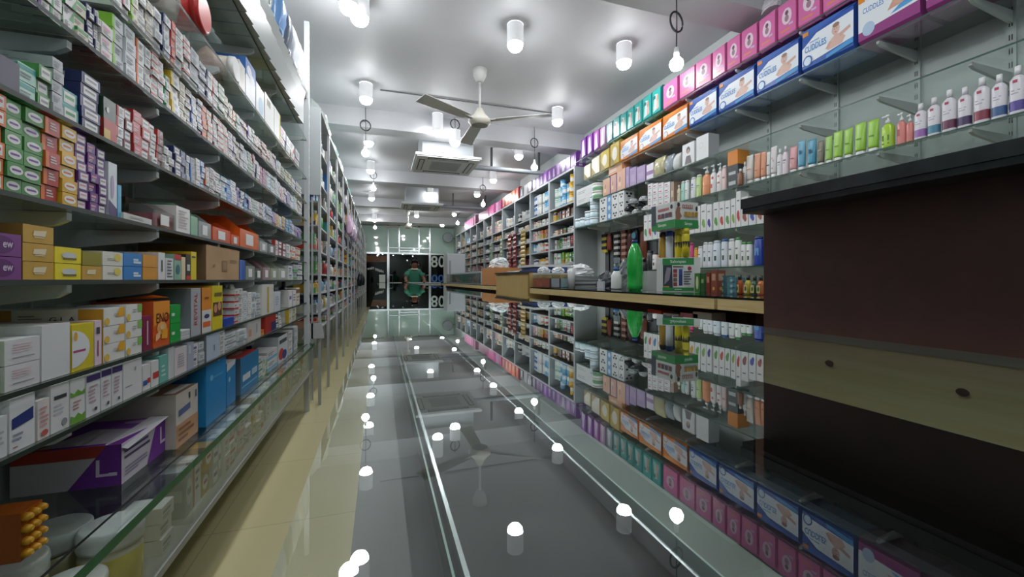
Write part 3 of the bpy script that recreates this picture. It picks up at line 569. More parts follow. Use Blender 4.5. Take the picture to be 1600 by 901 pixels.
ebox(275, 309, 80, 'd3ccc0', 'glove_box', 'box', 'white and tan carton printed with blue heading, beside the glove box', [('r', 0, 0.0, 1, 0.42, 'c79873'), ('p', [(0.1, 0.56), (0.62, 0.6), (0.62, 0.72), (0.1, 0.68)], '5a6a98'), ('r', 0.55, 0.8, 0.62, 0.92, '4a4a50'), ('r', 0.86, 0.75, 0.93, 0.9, '7a7a80')] + lines(0.08, 0.8, 0.08, 0.38, 3, '8d5f44'), [], '9a7a60', 0.2, 0.03, [('r', 0.25, 0, 0.75, 1, 'b08a68'), ('r', 0.82, 0.1, 0.95, 0.9, 'd9d6cf')])
ebox(322, 353, 96, '1f86c4', 'supply_carton', 'carton', 'big bright blue carton on the low showcase', [('e', 0.25, 0.72, 0.08, 0.05, '6db4dd'), ('r', 0.35, 0.70, 0.8, 0.73, '5aa5d4')], [('e', 0.6, 0.8, 0.1, 0.05, '7a9fc0'), ('r', 0.3, 0.66, 0.75, 0.68, '4a90c0')], '4a3a34', 0.16, 0.02)
ebox(354, 368, 66, '2a84bf', 'supply_carton', 'carton', 'small blue carton with white paper sticking out, behind the big blue one', [('e', 0.3, 0.6, 0.1, 0.06, 'a8cfe4'), ('p', [(0, 0.8), (0.9, 0.9), (1, 1), (0, 1)], 'd8dce0')], [], 'd8dce0', 0.1, 0.03)
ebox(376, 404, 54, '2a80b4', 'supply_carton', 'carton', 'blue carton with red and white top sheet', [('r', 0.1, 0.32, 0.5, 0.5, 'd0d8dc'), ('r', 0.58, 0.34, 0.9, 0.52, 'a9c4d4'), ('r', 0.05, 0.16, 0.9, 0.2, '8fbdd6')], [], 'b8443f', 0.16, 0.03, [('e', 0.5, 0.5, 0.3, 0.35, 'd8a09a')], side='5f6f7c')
for p0, p1, b, a, s, n, hp in ((405, 411, 'white', 'green', 'lower band', 3, 34), (411.5, 418, 'white', 'lime', 'corner', 2, 28), (419, 434, 'white', 'sky', 'lower band', 2, 30), (452, 458, 'white', 'grey', 'print', 3, 36), (459, 466, 'pearl', 'grey', 'edge band', 3, 36)):
    lstack('E', p0, p1, n, hp, b, a, s, 0.09, 0.03)
ebox(435, 449, 40, 'd0d4d8', 'medicine_box', 'box', 'white carton with red and blue swirl near the pillar', [('e', 0.3, 0.3, 0.28, 0.22, 'c0392b'), ('e', 0.65, 0.22, 0.26, 0.18, '27408b'), ('r', 0.1, 0.7, 0.9, 0.85, '55585c')], [('r', 0.1, 0.5, 0.25, 0.75, '3a3f48')] + lines(0.3, 0.9, 0.2, 0.7, 3, '8a8f96'), '26282c', 0.17, 0.03)
# amber pouch of tablets at the near end
X = XL - 0.06; y0, y1 = yon(32, X), yon(66, X); h = hm(50, X, 74)
ty = thing('candy_pouch', 'amber pouch with bulging rows of yellow sweets at the near end', 'pouch', (X, (y0 + y1) / 2, CZ + EZ + 0.0005))
MB().box(-0.11, 0, -(y1 - y0) / 2, (y1 - y0) / 2, 0, h, M('a3531a', 0.3)).obj('pouch_body', ty)
m = MB()
for i in range(3):
    for k in range(4):
        cy = -(y1 - y0) / 2 + (i + 0.5) * (y1 - y0) / 3; cz = h * (k + 0.5) / 4; r = (y1 - y0) / 6.2
        m.lathe([(r, 0, M('d99a1e', 0.3)), (r * 0.9, 0.006, M('dfa524', 0.3)), (r * 0.5, 0.011, M('e3ae2c', 0.3))], 10, (0.0, cy, cz), 1.0, 'x')
m.obj('sweet_bumps', ty)
# jars inside the showcase
def jar(loc, r, h, lidc, bodyc, label, fill=None, band=None):
    t = thing('jar', label, 'jar', loc, 0, 'jars in the low showcase')
    m = MB(); m.lathe([(r * 0.93, 0, M(bodyc, 0.2)), (r, h * 0.08, M(band or bodyc, 0.2)), (r, h * 0.62, M(bodyc, 0.2)), (r * 0.9, h * 0.72, M(bodyc, 0.2))], 24); m.obj('jar_body', t)
    m = MB(); m.lathe([(r * 1.02, h * 0.725, M(lidc, 0.35)), (r * 1.04, h * 0.78, M(lidc, 0.35)), (r * 1.02, h * 0.84, M(lidc, 0.35)), (r * 1.05, h * 0.88, M(lidc, 0.35)), (r * 1.02, h * 0.98, M(lidc, 0.35)), (r * 0.94, h, M(lidc, 0.35))], 24); m.obj('lid', t)
    return t
jz = CZ - 0.6495
jar((-0.645, 0.985, jz), 0.053, 0.140, 'd6dad8', 'b9b48a', 'jar with wide grey-white lid at the near end of the showcase')
jar((-0.640, 1.098, jz), 0.054, 0.138, 'd2d7d5', 'c2b98f', 'jar with broad pale lid below the amber pouch')
jar((-0.535, 1.072, jz), 0.051, 0.142, 'dcdfde', 'cfc9b4', 'white ribbed-lid jar with yellow label, third in the showcase', band='d9c83a')
jar((-0.540, 0.958, jz), 0.050, 0.100, 'dadad6', 'a68f86', 'shorter white-lidded jar with pinkish contents in the showcase', band='b09a96')
y = 1.17; i = 0; pk = [('cream', 'grey'), ('white', 'red'), ('pearl', 'grey'), ('white', 'grey'), ('pearl', 'red'), ('silver', 'grey'), ('white', 'navy'), ('gold', 'red'), ('white', 'green'), ('silver', 'purple'), ('white', 'pink'), ('white', 'lilac')]
SW = ['print', 'panel', 'lower band', 'oval', 'edge band']
while y < 3.2:
    w = R.uniform(0.035, 0.065); b_, a_ = R.choice(pk); n = R.choice([1, 2, 3]); hh = R.uniform(0.11, 0.165) / n; i += 1; s_ = R.choice(SW)
    if not (1.27 < y + w and y < 1.32) and not (2.27 < y + w and y < 2.32):
        for k in range(n):
            pool((b_, a_, s_), (-0.49 - R.uniform(0, 0.02), y + w / 2, jz + k * hh), (0.08, w - 0.004, hh - 0.002), 0, '%s, %s, %s stack in the low showcase' % (desc_of(b_, a_, s_), levelword(k, n), nth(i)), 'cartons in the low showcase')
    y += w
# ---- second shelf above eye level
sbox('F', -40, 31, 52, '33304e', 'medicine_box', 'box', 'dark violet box under the shelf at the near end', [], depth=0.12, top='6d7072')
lstack('F', 32, 61, 2, 56, 'mint', 'teal', 'upper band', 0.1, word='glossy mint box', name='foil_box', cat='box')
lstack('F', 62, 83, 3, 66, 'green', 'grey', 'panel', 0.1, word='green foil box with silver', name='foil_box', cat='box')
lstack('F', 84, 101, 5, 88, 'silver', 'grey', 'print', 0.12)
lstack('F', 102, 128, 2, 50, 'teal', 'green', 'panel', 0.1, word='shiny teal box with silver', name='foil_box', cat='box')
lstack('F', 129, 158, 5, 88, 'navy', 'grey', 'panel', 0.12)
sbox('F', 161, 182, 66, '25402f', 'medicine_box', 'box', 'dark green box with red half and yellow foot', [('r', 0, 0, 1, 0.5, 'b0362c'), ('r', 0, 0, 0.5, 0.26, 'c9a63a'), ('e', 0.3, 0.72, 0.1, 0.07, 'd0d4d0')], [('r', 0, 0, 1, 0.5, '9a2f28')], depth=0.1)
for a in ((183, 195, 4, 64, 'white', 'red', 'edge band'), (196, 208, 4, 66, 'maroon', 'grey', 'panel'), (209, 222, 4, 70, 'red', 'pink', 'print'), (222.5, 236, 4, 64, 'red', 'grey', 'panel'), (237, 246, 5, 62, 'white', 'black', 'panel'), (246.5, 256, 5, 58, 'maroon', 'red', 'edge band'),
          (257, 264, 3, 38, 'white', 'grey', 'print'), (264.5, 273, 3, 36, 'white', 'grey', 'lower band'), (274, 284, 4, 46, 'navy', 'grey', 'panel'), (284.5, 292, 4, 44, 'navy', 'blue', 'print'), (293, 299, 4, 42, 'pearl', 'grey', 'edge band'), (299.5, 307, 4, 42, 'silver', 'blue', 'edge band'),
          (307.5, 314, 4, 44, 'white', 'grey', 'oval'), (314.5, 321, 5, 44, 'blue', 'sky', 'panel'), (321.5, 328, 4, 38, 'white', 'orange', 'edge band'), (328.5, 336, 5, 40, 'pearl', 'red', 'print'), (337, 345, 5, 38, 'white', 'navy', 'panel'), (345.5, 354, 5, 36, 'white', 'sky', 'upper band'), (354.5, 362, 5, 36, 'blue', 'sky', 'lower band'), (362.5, 371, 6, 38, 'white', 'blue', 'panel')): lstack('F', *a)
# ---- third shelf above eye level
for a in ((44, 62, 3, 62, 'white', 'grey', 'print'), (63, 82, 3, 62, 'white', 'purple', 'edge band'), (83, 101, 3, 62, 'white', 'green', 'edge band'), (102, 120, 3, 60, 'white', 'green', 'corner'), (121, 139, 3, 62, 'cream', 'green', 'upper band'), (140, 150, 6, 70, 'navy', 'grey', 'panel'), (150.5, 159, 6, 70, 'white', 'navy', 'edge band'),
          (160, 178, 3, 58, 'white', 'pink', 'print'), (179, 196, 4, 84, 'pearl', 'lime', 'edge band'), (196.5, 213, 4, 84, 'pearl', 'grey', 'print'), (214, 226, 4, 74, 'white', 'orange', 'edge band'), (226.5, 238, 5, 72, 'white', 'grey', 'edge band'), (239, 249, 6, 74, 'white', 'red', 'upper band'), (249.5, 259, 6, 70, 'white', 'pink', 'print'), (260, 268, 5, 54, 'white', 'green', 'edge band'), (269, 282, 6, 76, 'white', 'yellow', 'edge band'),
          (283, 291, 6, 62, 'cream', 'grey', 'print'), (291.5, 300, 6, 58, 'white', 'brown', 'upper band'), (300.5, 309, 6, 56, 'white', 'blue', 'edge band'), (309.5, 317, 6, 56, 'pearl', 'navy', 'lower band'), (317.5, 325, 6, 54, 'orange', 'red', 'edge band'), (325.5, 333, 6, 52, 'white', 'orange', 'lower band'), (334, 341, 6, 52, 'white', 'maroon', 'edge band'), (341.5, 349, 6, 50, 'white', 'red', 'upper band'), (349.5, 357, 6, 48, 'cream', 'pink', 'lower band'), (357.5, 364, 5, 44, 'white', 'purple', 'print')): lstack('G', *a)
# ---- fourth shelf above eye level
for a in ((178, 192, 4, 70, 'white', 'grey', 'print'), (193, 205, 4, 70, 'white', 'pink', 'edge band'), (206, 217, 4, 62, 'cream', 'lime', 'edge band'), (218, 229, 4, 60, 'white', 'grey', 'lower band'), (230, 241, 4, 62, 'cream', 'grey', 'upper band'), (242, 254, 4, 64, 'pearl', 'grey', 'print'), (255, 267, 5, 68, 'pearl', 'navy', 'edge band'), (268, 275, 5, 70, 'red', 'orange', 'print'), (276, 287, 6, 66, 'white', 'grey', 'print'), (287.5, 298, 6, 66, 'white', 'red', 'lower band'), (299, 312, 5, 60, 'silver', 'grey', 'print'), (312.5, 323, 6, 52, 'pearl', 'navy', 'lower band'), (323.5, 333, 6, 50, 'white', 'navy', 'edge band'), (333.5, 342, 6, 50, 'white', 'red', 'edge band'), (342.5, 351, 6, 48, 'white', 'green', 'lower band'), (351.5, 358, 5, 40, 'cream', 'brown', 'print')): lstack('H', *a)
# ---- the rest of each upper shelf towards the pillar
FILL = dict(F=(371.5, 'white pearl white silver blue yellow lilac white'.split(), 5, 34), G=(364.5, 'white pearl white cream white lilac'.split(), 6, 42), H=(358.5, 'white pearl cream white'.split(), 5, 34))
for sh, (p, bs, n0, hp0) in FILL.items():
    while p < 471:
        w = R.uniform(5.2, 8.0) * (0.9 if p < 420 else 0.75); b_ = R.choice(bs); a_ = R.choice(['red', 'blue', 'navy', 'green', 'teal', 'orange', 'purple', 'pink', 'grey', 'sky']); s_ = R.choice(STY)
        if a_ == b_: a_ = 'grey'
        if p + w > 473: w = 473 - p
        lstack(sh, p, p + w - 0.4, R.choice([n0 - 1, n0, n0 + 1]), hp0 * (594 - p) / 230 * R.uniform(0.85, 1.05), b_, a_, s_, 0.09); p += w
# ---- fifth shelf: tins, jars, bags, large cartons
X = XL - 0.06; y = yon(276, X); r = 0.052
rt = thing('cocoa_tin', 'red drum-shaped tub lying on its side near the ceiling', 'tub', (X, y, CZ + LZ['I'] + r + 0.004))
MB().lathe([(r, -0.07, M('c0302c', 0.3)), (r, 0.05, M('d8dcdc', 0.3))], 24, (0, 0, 0), 1, 'x').obj('tub_body', rt)
MB().lathe([(r * 1.05, 0.0502, M('b82a28', 0.3)), (r * 1.05, 0.066, M('b82a28', 0.3)), (r * 0.9, 0.07, M('cf4038', 0.3))], 24, (0, 0, 0), 1, 'x').obj('lid', rt)
X = XL - 0.05; y = yon(345, X); r = 0.042
wt = thing('white_tub', 'round white-lidded tub on its side beside the red tub', 'tub', (X, y, CZ + LZ['I'] + r + 0.003))
MB().lathe([(r * 0.95, -0.08, M('c8c4b8', 0.3)), (r * 0.95, 0.03, M('c8c4b8', 0.3))], 22, (0, 0, 0), 1, 'x').obj('tub_body', wt)
MB().lathe([(r, 0.0302, WHITE), (r, 0.048, WHITE), (r * 0.92, 0.05, WHITE)], 22, (0, 0, 0), 1, 'x').obj('lid', wt)
for px, w_, hp, c, l in ((214, 34, 60, 'a89a98', 'grey-pink plastic bag at the near end of the fifth shelf'), (248, 18, 70, 'c3b7b0', 'beige plastic bag beside the red tub'), (327, 12, 40, 'b89a94', 'small pinkish bag between the red tub and white tub'), (357, 10, 40, '8f8a84', 'dark grey bag behind the round white tub'), (366, 12, 50, 'd0d4d6', 'white bag leaning beside the blue printed carton')):
    lbag('I', px, hp, w_, c, l, 0.08, 0.1)
sbox('I', 373, 383, 44, 'd6d3ca', 'medicine_box', 'box', 'cream-white rounded carton on the fifth shelf', [('e', 0.5, 0.6, 0.3, 0.3, 'cac6bb')], depth=0.1)
sbox('I', 384, 399, 62, 'd9dde2', 'medicine_box', 'box', 'white carton with blue top panel and white discs', [('r', 0, 0.6, 1, 1, '3a6db5'), ('e', 0.35, 0.75, 0.25, 0.13, 'd9dde2'), ('e', 0.65, 0.62, 0.25, 0.13, 'd9dde2')], [('r', 0, 0.55, 1, 1, '3a6db5'), ('e', 0.5, 0.7, 0.3, 0.14, 'd9dde2')], depth=0.12)
sbox('I', 400, 413, 46, 'd2dbe2', 'medicine_box', 'box', 'white carton with pale blue swirl, fifth shelf', [('e', 0.6, 0.4, 0.3, 0.3, '9fc4dc')], depth=0.12)
sbox('I', 414, 428, 48, 'd9d9d3', 'medicine_box', 'box', 'white carton with dark square badge, fifth shelf', [('r', 0.2, 0.68, 0.6, 0.9, '6a6340')], depth=0.12)
sbox('I', 428.5, 438, 46, 'd9d9d3', 'medicine_box', 'box', 'white carton with yellow edge strip, fifth shelf', [('r', 0.8, 0, 1, 1, 'd0b83a')], depth=0.12, top='d0b83a')
for p0, p1, b, a, s, n, hp in ((439, 446, 'white', 'pink', 'print', 2, 30), (447, 454, 'white', 'navy', 'edge band', 2, 28), (455, 461, 'white', 'red', 'corner', 2, 28), (462, 468, 'pearl', 'grey', 'print', 2, 26)): lstack('I', p0, p1, n, hp, b, a, s, 0.09)
# ---- sixth shelf: a long rank of white file cartons; plastic bags above
i = 0; p = 350.0
while p < 470:
    w = 11.5 * (594 - p) / 240; i += 1; X = XL + 0.02; y0, y1 = yon(p, X), yon(p + w, X); h = 0.21
    m = MB().box(-0.16, 0, 0.003, y1 - y0 - 0.004, 0, h, M('a6acaa', 0.35), {'b': M('96998a')})
    m.prism([(0.0, h * 0.7), (0.012, h * 0.98), (0, h)], 0.003, y1 - y0 - 0.004, M('b4bab8', 0.3))
    o = m.obj('file_carton', None, (X, y0, CZ + LZ['J'] + 0.0005), -0.10)
    tag(o, 'tall white file carton, %s along the sixth shelf above eye level' % nth(i), 'carton', 'white file cartons in a rank'); p += w
for px, w_, hp, c, l in ((400, 16, 50, 'd4d8d2', 'white plastic bag on the topmost shelf, near end'), (423, 12, 44, '6f9fd6', 'blue wrapped roll on the topmost shelf'), (436, 9, 40, '6a7280', 'dark grey wrapped roll on the topmost shelf'), (447, 9, 42, 'c9cdd2', 'clear white bag on the topmost shelf beside grey roll'), (456, 8, 40, 'd8d5d0', 'white bag on the topmost shelf, second from the upright'), (465, 8, 40, 'c2c7cc', 'pale grey bag on the topmost shelf beside the upright')):
    lbag('K', px, hp * 2, w_, c, l, 0.05, 0.14)
# ================================================================== far racks on the stock side
XF = -0.43
FZ = [-0.375, -0.25, -0.10, 0.048, 0.226, 0.418, 0.60, 0.77, 1.03]
RY = [3.40, 3.96, 4.70, 5.48, 6.26, 7.04, 7.82, 8.60, 9.4, 10.2, 11.0, 11.8, 12.6, 13.4, 14.2, 15.0]
FLW = ['lowest', 'second', 'third', 'fourth', 'fifth', 'sixth', 'seventh', 'eighth', 'top']
for i in range(len(RY) - 1):
    y0, y1 = RY[i] + 0.002, RY[i + 1] - 0.002
    t = thing('steel_rack', 'grey slotted steel rack, %s bay beyond the glass stock shelves' % nth(i + 1), 'rack', (0, y0, 0), 0, 'steel racks along the stock wall')
    w = y1 - y0
    for x, yy in ((XF - 0.018, 0), (XWL + 0.02, 0)): MB().box(x, x + 0.018, yy, yy + 0.035, 0, CZ + 1.30, RACK).obj('post', t)
    for z in FZ: MB().box(XWL + 0.01, XF - 0.02, 0.005, w - 0.004, CZ + z - 0.012, CZ + z, M('9da3a4', 0.4), {'E': M('bfc4c6', 0.4)}).obj('rack_shelf', t)
    MB().box(XWL + 0.005, XF, 0.004, w - 0.004, CZ + 1.285, CZ + 1.30, M('b4b9ba', 0.4)).obj('top_panel', t)
    MB().box(XWL + 0.003, XWL + 0.009, 0.004, w - 0.004, CZ - 0.40, CZ + 1.285, M('8c9294', 0.5)).obj('back_panel', t)
    if i == 0:
        MB().box(XWL + 0.04, XF + 0.002, -0.016, -0.002, CZ + 0.64, CZ + 1.3, M('b3b8ba', 0.45)).obj('side_panel', t)
        m = MB(); m.prism([(-0.155, 0), (0.0, 0), (-0.02, 0.115), (-0.11, 0.115)], -0.03, -0.018, M('b6babb', 0.45)); o = m.obj('gusset_plate', t, (XF + 0.03, 0.0, CZ - 0.44))
        for x in (XF - 0.06, XF - 0.11): MB().box(x, x + 0.012, -0.03, -0.018, CZ - 0.9, CZ + 0.62, RACK).obj('brace', t)
    for k, z in enumerate(FZ):
        gap = (FZ + [1.285])[k + 1] - z - 0.03; yy = y0 + 0.04; q = 0
        while yy < y1 - 0.05:
            ww = R.uniform(0.05, 0.12); q += 1
            if R.random() < 0.12: yy += ww; continue
            if yy + ww > y1 - 0.01: break
            fx = XF - 0.03 - R.uniform(0, 0.03)
            if i < 3 and R.random() < 0.4 and gap > 0.1:
                hh = min(gap * R.uniform(0.7, 0.98), 0.2); c = R.choice(['dfe0dc', 'd9d9d0', '5fa85a', 'd8c24a', '8fb5cf', 'e0e0e0', 'b8433f']); r = min(ww * 0.42, 0.032)
                tt = thing('syrup_bottle', '%s bottle, %s along the %s shelf, %s rack bay' % ({'dfe0dc': 'white', 'd9d9d0': 'cream', '5fa85a': 'green', 'd8c24a': 'yellow', '8fb5cf': 'pale blue', 'e0e0e0': 'milky', 'b8433f': 'red'}[c], nth(q), FLW[k], nth(i + 1)), 'bottle', (fx - r, yy + ww / 2, CZ + z + 0.0005), 0, 'bottles on the steel racks')
                MB().lathe([(r, 0, M(c, 0.3)), (r, hh * 0.7, M(c, 0.3)), (r * 0.45, hh * 0.82, M(c, 0.3))], 12).obj('bottle_body', tt)
                MB().lathe([(r * 0.5, hh * 0.821, WHITE), (r * 0.5, hh, WHITE)], 10).obj('cap', tt)
            else:
                b_ = R.choice('white white pearl cream white silver blue green yellow peach teal'.split()); a_ = R.choice('red blue green grey navy orange'.split()); s_ = R.choice(STY)
                if a_ == b_: a_ = 'grey'
                hh = gap * R.uniform(0.45, 0.95)
                pool((b_, a_, s_), (fx, yy + ww / 2, CZ + z + 0.0005), (0.16, ww - 0.006, hh), 0, '%s, %s along %s shelf, %s rack bay' % (desc_of(b_, a_, s_), nth(q), FLW[k], nth(i + 1)), 'boxes on the steel racks')
            yy += ww
for i, (y, c, w_, h_) in enumerate(((4.2, 'bfcac6', 0.5, 0.30), (4.9, '9fc4bd', 0.5, 0.26), (5.6, 'd5dadc', 0.45, 0.28), (6.4, '4f9d93', 0.5, 0.24), (7.3, '3f8f88', 0.5, 0.26), (8.3, '57a79b', 0.5, 0.24), (9.4, 'd9dcdc', 0.5, 0.24), (10.6, '6fb0a6', 0.5, 0.24))):
    bag('wrapped_pack', 'plastic-wrapped bale on top of the steel racks, %s from the pillar' % nth(i + 1), 'pack', (-0.58, y, CZ + 1.301), 0.26, w_, h_, c, 900 + i, 'wrapped bales on top of the racks')
for i in range(8):
    bag('hanging_pack', 'lilac pack hung on the front of the steel racks, %s in the row' % nth(i + 1), 'pack', (XF + 0.045, 5.75 + i * 0.17 + 0.05 * (i // 3), CZ + 0.60 + 0.03 * (i % 2)), 0.07, 0.13, 0.24, ('c9a9c4', 'b9a3c9', 'd0bccb')[i % 3], 950 + i, 'lilac packs hung on the racks')
for i, y in enumerate((8.45, 9.7)):
    bag('hanging_bag', 'black bag hung on the racks at counter height, %s of two' % ('nearer', 'farther')[i], 'bag', (XF + 0.055, y, CZ - 0.12), 0.1, 0.26, 0.26, '1d1e24', 970 + i)
# ================================================================== glass counters
TZ = CZ - H
def counter(label, x0, x1, y0, y1, deep, right_wood=None, solid_from=None):
    t = thing('glass_counter', label, 'counter', (0, 0, 0), 0, 'glass counters')
    MB().box(x0, x1, y0, y1, TZ - 0.008, TZ, GL_TOP, {'S': EDGE, 'N': EDGE, 'E': EDGE_PALE, 'W': GL_BACK, 'b': GL_BACK}).obj('glass_top', t)
    bz = TZ - deep
    m = MB().box(x0 + 0.03, x1 - 0.006, y0 + 0.01, y1 - 0.01, 0, bz, DARKIN); m.obj('counter_base', t)
    MB().box(x0 + 0.014, x0 + 0.028, y0 + 0.005, y1 - 0.005, 0, TZ - 0.0085, M('2a2422', 0.4)).obj('side_panel', t)
    ys = solid_from if solid_from is not None else y0 + 0.005
    MB().box(x1 - 0.006, x1 - 0.002, ys, y1 - 0.005, 0, TZ - 0.0085, M('3a3d3c', 0.4)).obj('side_panel', t)
    for y in (y0 + 0.005, y1 - 0.009): MB().box(x0 + 0.0285, x1 - 0.0065, y, y + 0.004, bz + 0.001, TZ - 0.0085, GL_CLEAR).obj('end_glass', t)
    MB().box(x0 + 0.27, x0 + 0.338, y0 + 0.012, y1 - 0.012, bz + 0.0005, bz + 0.004, MIDIN).obj('inner_shelf', t)
    for x in (0.083, 0.252): MB().box(x0 + x, x0 + x + 0.004, y0 + 0.012, y1 - 0.012, bz + 0.005, bz + 0.022, ALU).obj('sliding_track', t)
    for x in (0.072, 0.262): MB().box(x0 + x, x0 + x + 0.002, y0 + 0.012, y1 - 0.012, bz + 0.005, bz + 0.03, M('9fb8ae', 0.2)).obj('glass_runner', t)
    return t
XC0, XC1 = -0.021, 0.467
counter('long mirror-like glass counter running away from the viewer', XC0, XC1, -0.5, 2.70, 0.19, solid_from=0.41)
counter('second glass counter, continuing the long counter towards the doors', XC0, XC1, 2.71, 8.05, 0.19)
t = thing('cross_counter', 'far glass counter across the aisle where the man leans', 'counter')
MB().box(XC0 - 0.04, 1.155, 8.06, 8.75, TZ - 0.008, TZ, GL_TOP, {k: EDGE for k in 'SNEW'}).obj('glass_top', t)
MB().box(XC0 - 0.02, 1.14, 8.08, 8.73, 0, TZ - 0.05, M('2c302f', 0.4)).obj('counter_base', t)
MB().box(XC0 - 0.02, 1.14, 8.08, 8.09, TZ - 0.0495, TZ - 0.0085, ALU).obj('front_rail', t)
# ---- cash desk with granite ledge
t = thing('cash_desk', 'tall dark brown cash desk with pale wood strip beside the glass counter', 'desk')
MB().box(0.4705, 1.0, -0.9, 0.403, 0, CZ + 0.088, BROWN).obj('desk_body', t)
MB().box(0.4675, 0.47, -0.9, 0.400, CZ - 0.131, CZ - 0.0605, WOOD_D).obj('wood_strip', t)
MB().box(0.4685, 0.4702, -0.9, 0.401, CZ - 0.262, CZ - 0.1315, M('1f1615', 0.4)).obj('lower_panel', t)
for y, z in ((0.3195, -0.091), (0.212, -0.0946)):
    MB().lathe([(0.0045, 0, M('3a2f1c', 0.6)), (0.004, 0.0009, M('3a2f1c', 0.6))], 14, (0.4666, y, CZ + z), 0.75, 'x').obj('wood_knot', t)
gl = MB(); gl.box(0.430, 1.03, -0.9, 0.401, CZ + 0.0885, CZ + 0.1005, BLACKSTONE); gl.box(0.432, 0.4695, -0.9, 0.400, CZ + 0.0825, CZ + 0.0884, BLACKSTONE); gl.obj('granite_ledge', t)
# ---- service counter with pale wood lip (in lengths)
YA = yon(1119, 1.165)
DKGL = M('1d2422', 0.06, 0, 0.5)
for i, (y0, y1, lab) in enumerate(((-0.3, YA - 0.008, 'near length'), (YA + 0.008, 3.14, 'middle length'), (4.17, 8.75, 'far length'))):
    t = thing('service_counter', 'pale wood-edged service counter with dark glass top, %s' % lab, 'counter', (0, 0, 0), 0, 'wood-edged service counters')
    MB().box(1.165, 1.70, y0, y1, TZ - 0.008, TZ, DKGL).obj('dark_glass_top', t)
    MB().box(1.163, 1.185, y0, y1, TZ - 0.048, TZ - 0.0085, WOOD).obj('wood_edge', t)
    MB().box(1.186, 1.69, y0, y1, TZ - 0.048, TZ - 0.0085, M('2c2220', 0.5)).obj('top_frame', t)
    MB().box(1.33, 1.68, y0 + 0.01, y1 - 0.01, 0, TZ - 0.0485, BROWN).obj('counter_body', t)
    MB().box(1.20, 1.3295, y0 + 0.01, y1 - 0.01, 0, TZ - 0.25, BROWN).obj('display_step', t)
t = thing('raised_desk', 'boxy pale wood desk section raised above the service counter', 'desk')
MB().box(1.165, 1.70, 3.15, 4.16, 0, CZ + 0.058, WOOD_V).obj('wood_front', t)
MB().box(1.150, 1.72, 3.15, 4.165, CZ + 0.0585, CZ + 0.072, BLACKSTONE).obj('desk_top', t)
m = MB(); m.box(1.160, 1.1648, 3.152, 3.172, TZ - 0.075, CZ + 0.058, M('8d6f3c', 0.5)); m.obj('edge_trim', t)
# ================================================================== wall shelves, counter side
RZ = dict(P=1.45, N=1.177, G1=0.906, G2=0.633, G3=0.3576, G4=0.0906)
RN = dict(P='top pack shelf', N='nappy shelf', G1='upper glass shelf', G2='lotion shelf', G3='shampoo carton shelf', G4='shampoo bottle shelf')
RB = [0.75, 1.03, 1.36, 1.75, 2.2, 2.68, 3.2, 3.75, 4.3]
for k, z in RZ.items():
    y0, y1 = (0.45, 3.17) if k in ('G3', 'G4') else (0.45, 4.59)
    if k == 'G4': y0 = 0.45
    brs = [y for y in RB if y < y1]
    t = thing('glass_shelf', 'glass wall shelf on white brackets, the %s opposite the stock racks' % RN[k], 'shelf', (0, 0, 0), 0, 'glass wall shelves')
    MB().box(XR, XWR - 0.005, y0, y1, CZ + z - 0.008, CZ + z, GL_SHELF, {k2: EDGE for k2 in 'WSN'}).obj('glass_panel', t)
    for y in brs: link('bracket', BRR, t, (XWR - 0.002, y, CZ + z - 0.002))
for i, y in enumerate(RB):
    m = MB().box(XWR - 0.012, XWR, y - 0.016, y + 0.016, CZ - 0.3, CZ + 1.6, M('b9c2c0'))
    for k in range(30): m.box(XWR - 0.0125, XWR - 0.012, y - 0.006, y - 0.002, CZ - 0.28 + k * 0.06, CZ - 0.255 + k * 0.06, BLACK); m.box(XWR - 0.0125, XWR - 0.012, y + 0.002, y + 0.006, CZ - 0.28 + k * 0.06, CZ - 0.255 + k * 0.06, BLACK)
    tag(m.obj('shelf_rail'), 'slotted shelf rail on the wall of packs, %s from the near end' % nth(i + 1), 'rail', 'slotted rails on the pack wall')
def rpos(sh, p0, p1, hpx, back):
    z = RZ[sh] + CZ if sh in RZ else sh; X = XR + back
    ya, yb = yon(p1, X), yon(p0, X); up = [v for v in RZ.values() if v > RZ.get(sh, 0) + 0.01]
    return X, ya, yb, z + 0.0005, min(hm((p0 + p1) / 2, X, hpx), (min(up) if up else CEIL) - RZ.get(sh, 0) - 0.012)
def pack(name, label, cat, sh, p0, p1, hpx, base, front, end=(), depth=0.16, back=0.012, group=None, tilt=0.0, endc=None, soft=0.1):
    """soft plastic pack: chamfered body with pinched gusset ends"""
    X, ya, yb, z, h = rpos(sh, p0, p1, hpx, back); w = (yb - ya) / 2 - 0.002; c = h * soft; e = min(0.02, w * 0.25)
    t = thing(name, label, cat, (X, (ya + yb) / 2, z), tilt, group)
    prof = [(c, 0), (depth - c, 0), (depth, c), (depth, h - c), (depth - c, h * 0.97), (c, h), (0, h - c), (0, c)]
    m = MB(); m.prism(prof, -w + e * 0.4, w - e * 0.4, M(base, 0.3)); 
    decals(m, face_map('W', 0, depth, -w + e * 0.4, w - e * 0.4, c * 0.6, h - c * 0.6), front)
    m.obj('pack_body', t)
    g = MB()
    for s in (-1, 1):
        a = s * (w - e * 0.4); b_ = s * w
        pr = [(depth * 0.3, h * 0.12), (depth * 0.7, h * 0.12), (depth * 0.7, h * 0.8), (depth * 0.3, h * 0.8)]
        g.prism(pr, min(a, b_), max(a, b_), M(endc or base, 0.3))
        if s < 0: decals(g, face_map('S', depth * 0.3, depth * 0.7, b_, a, h * 0.12, h * 0.8), end)
    g.obj('end_seal', t); return t
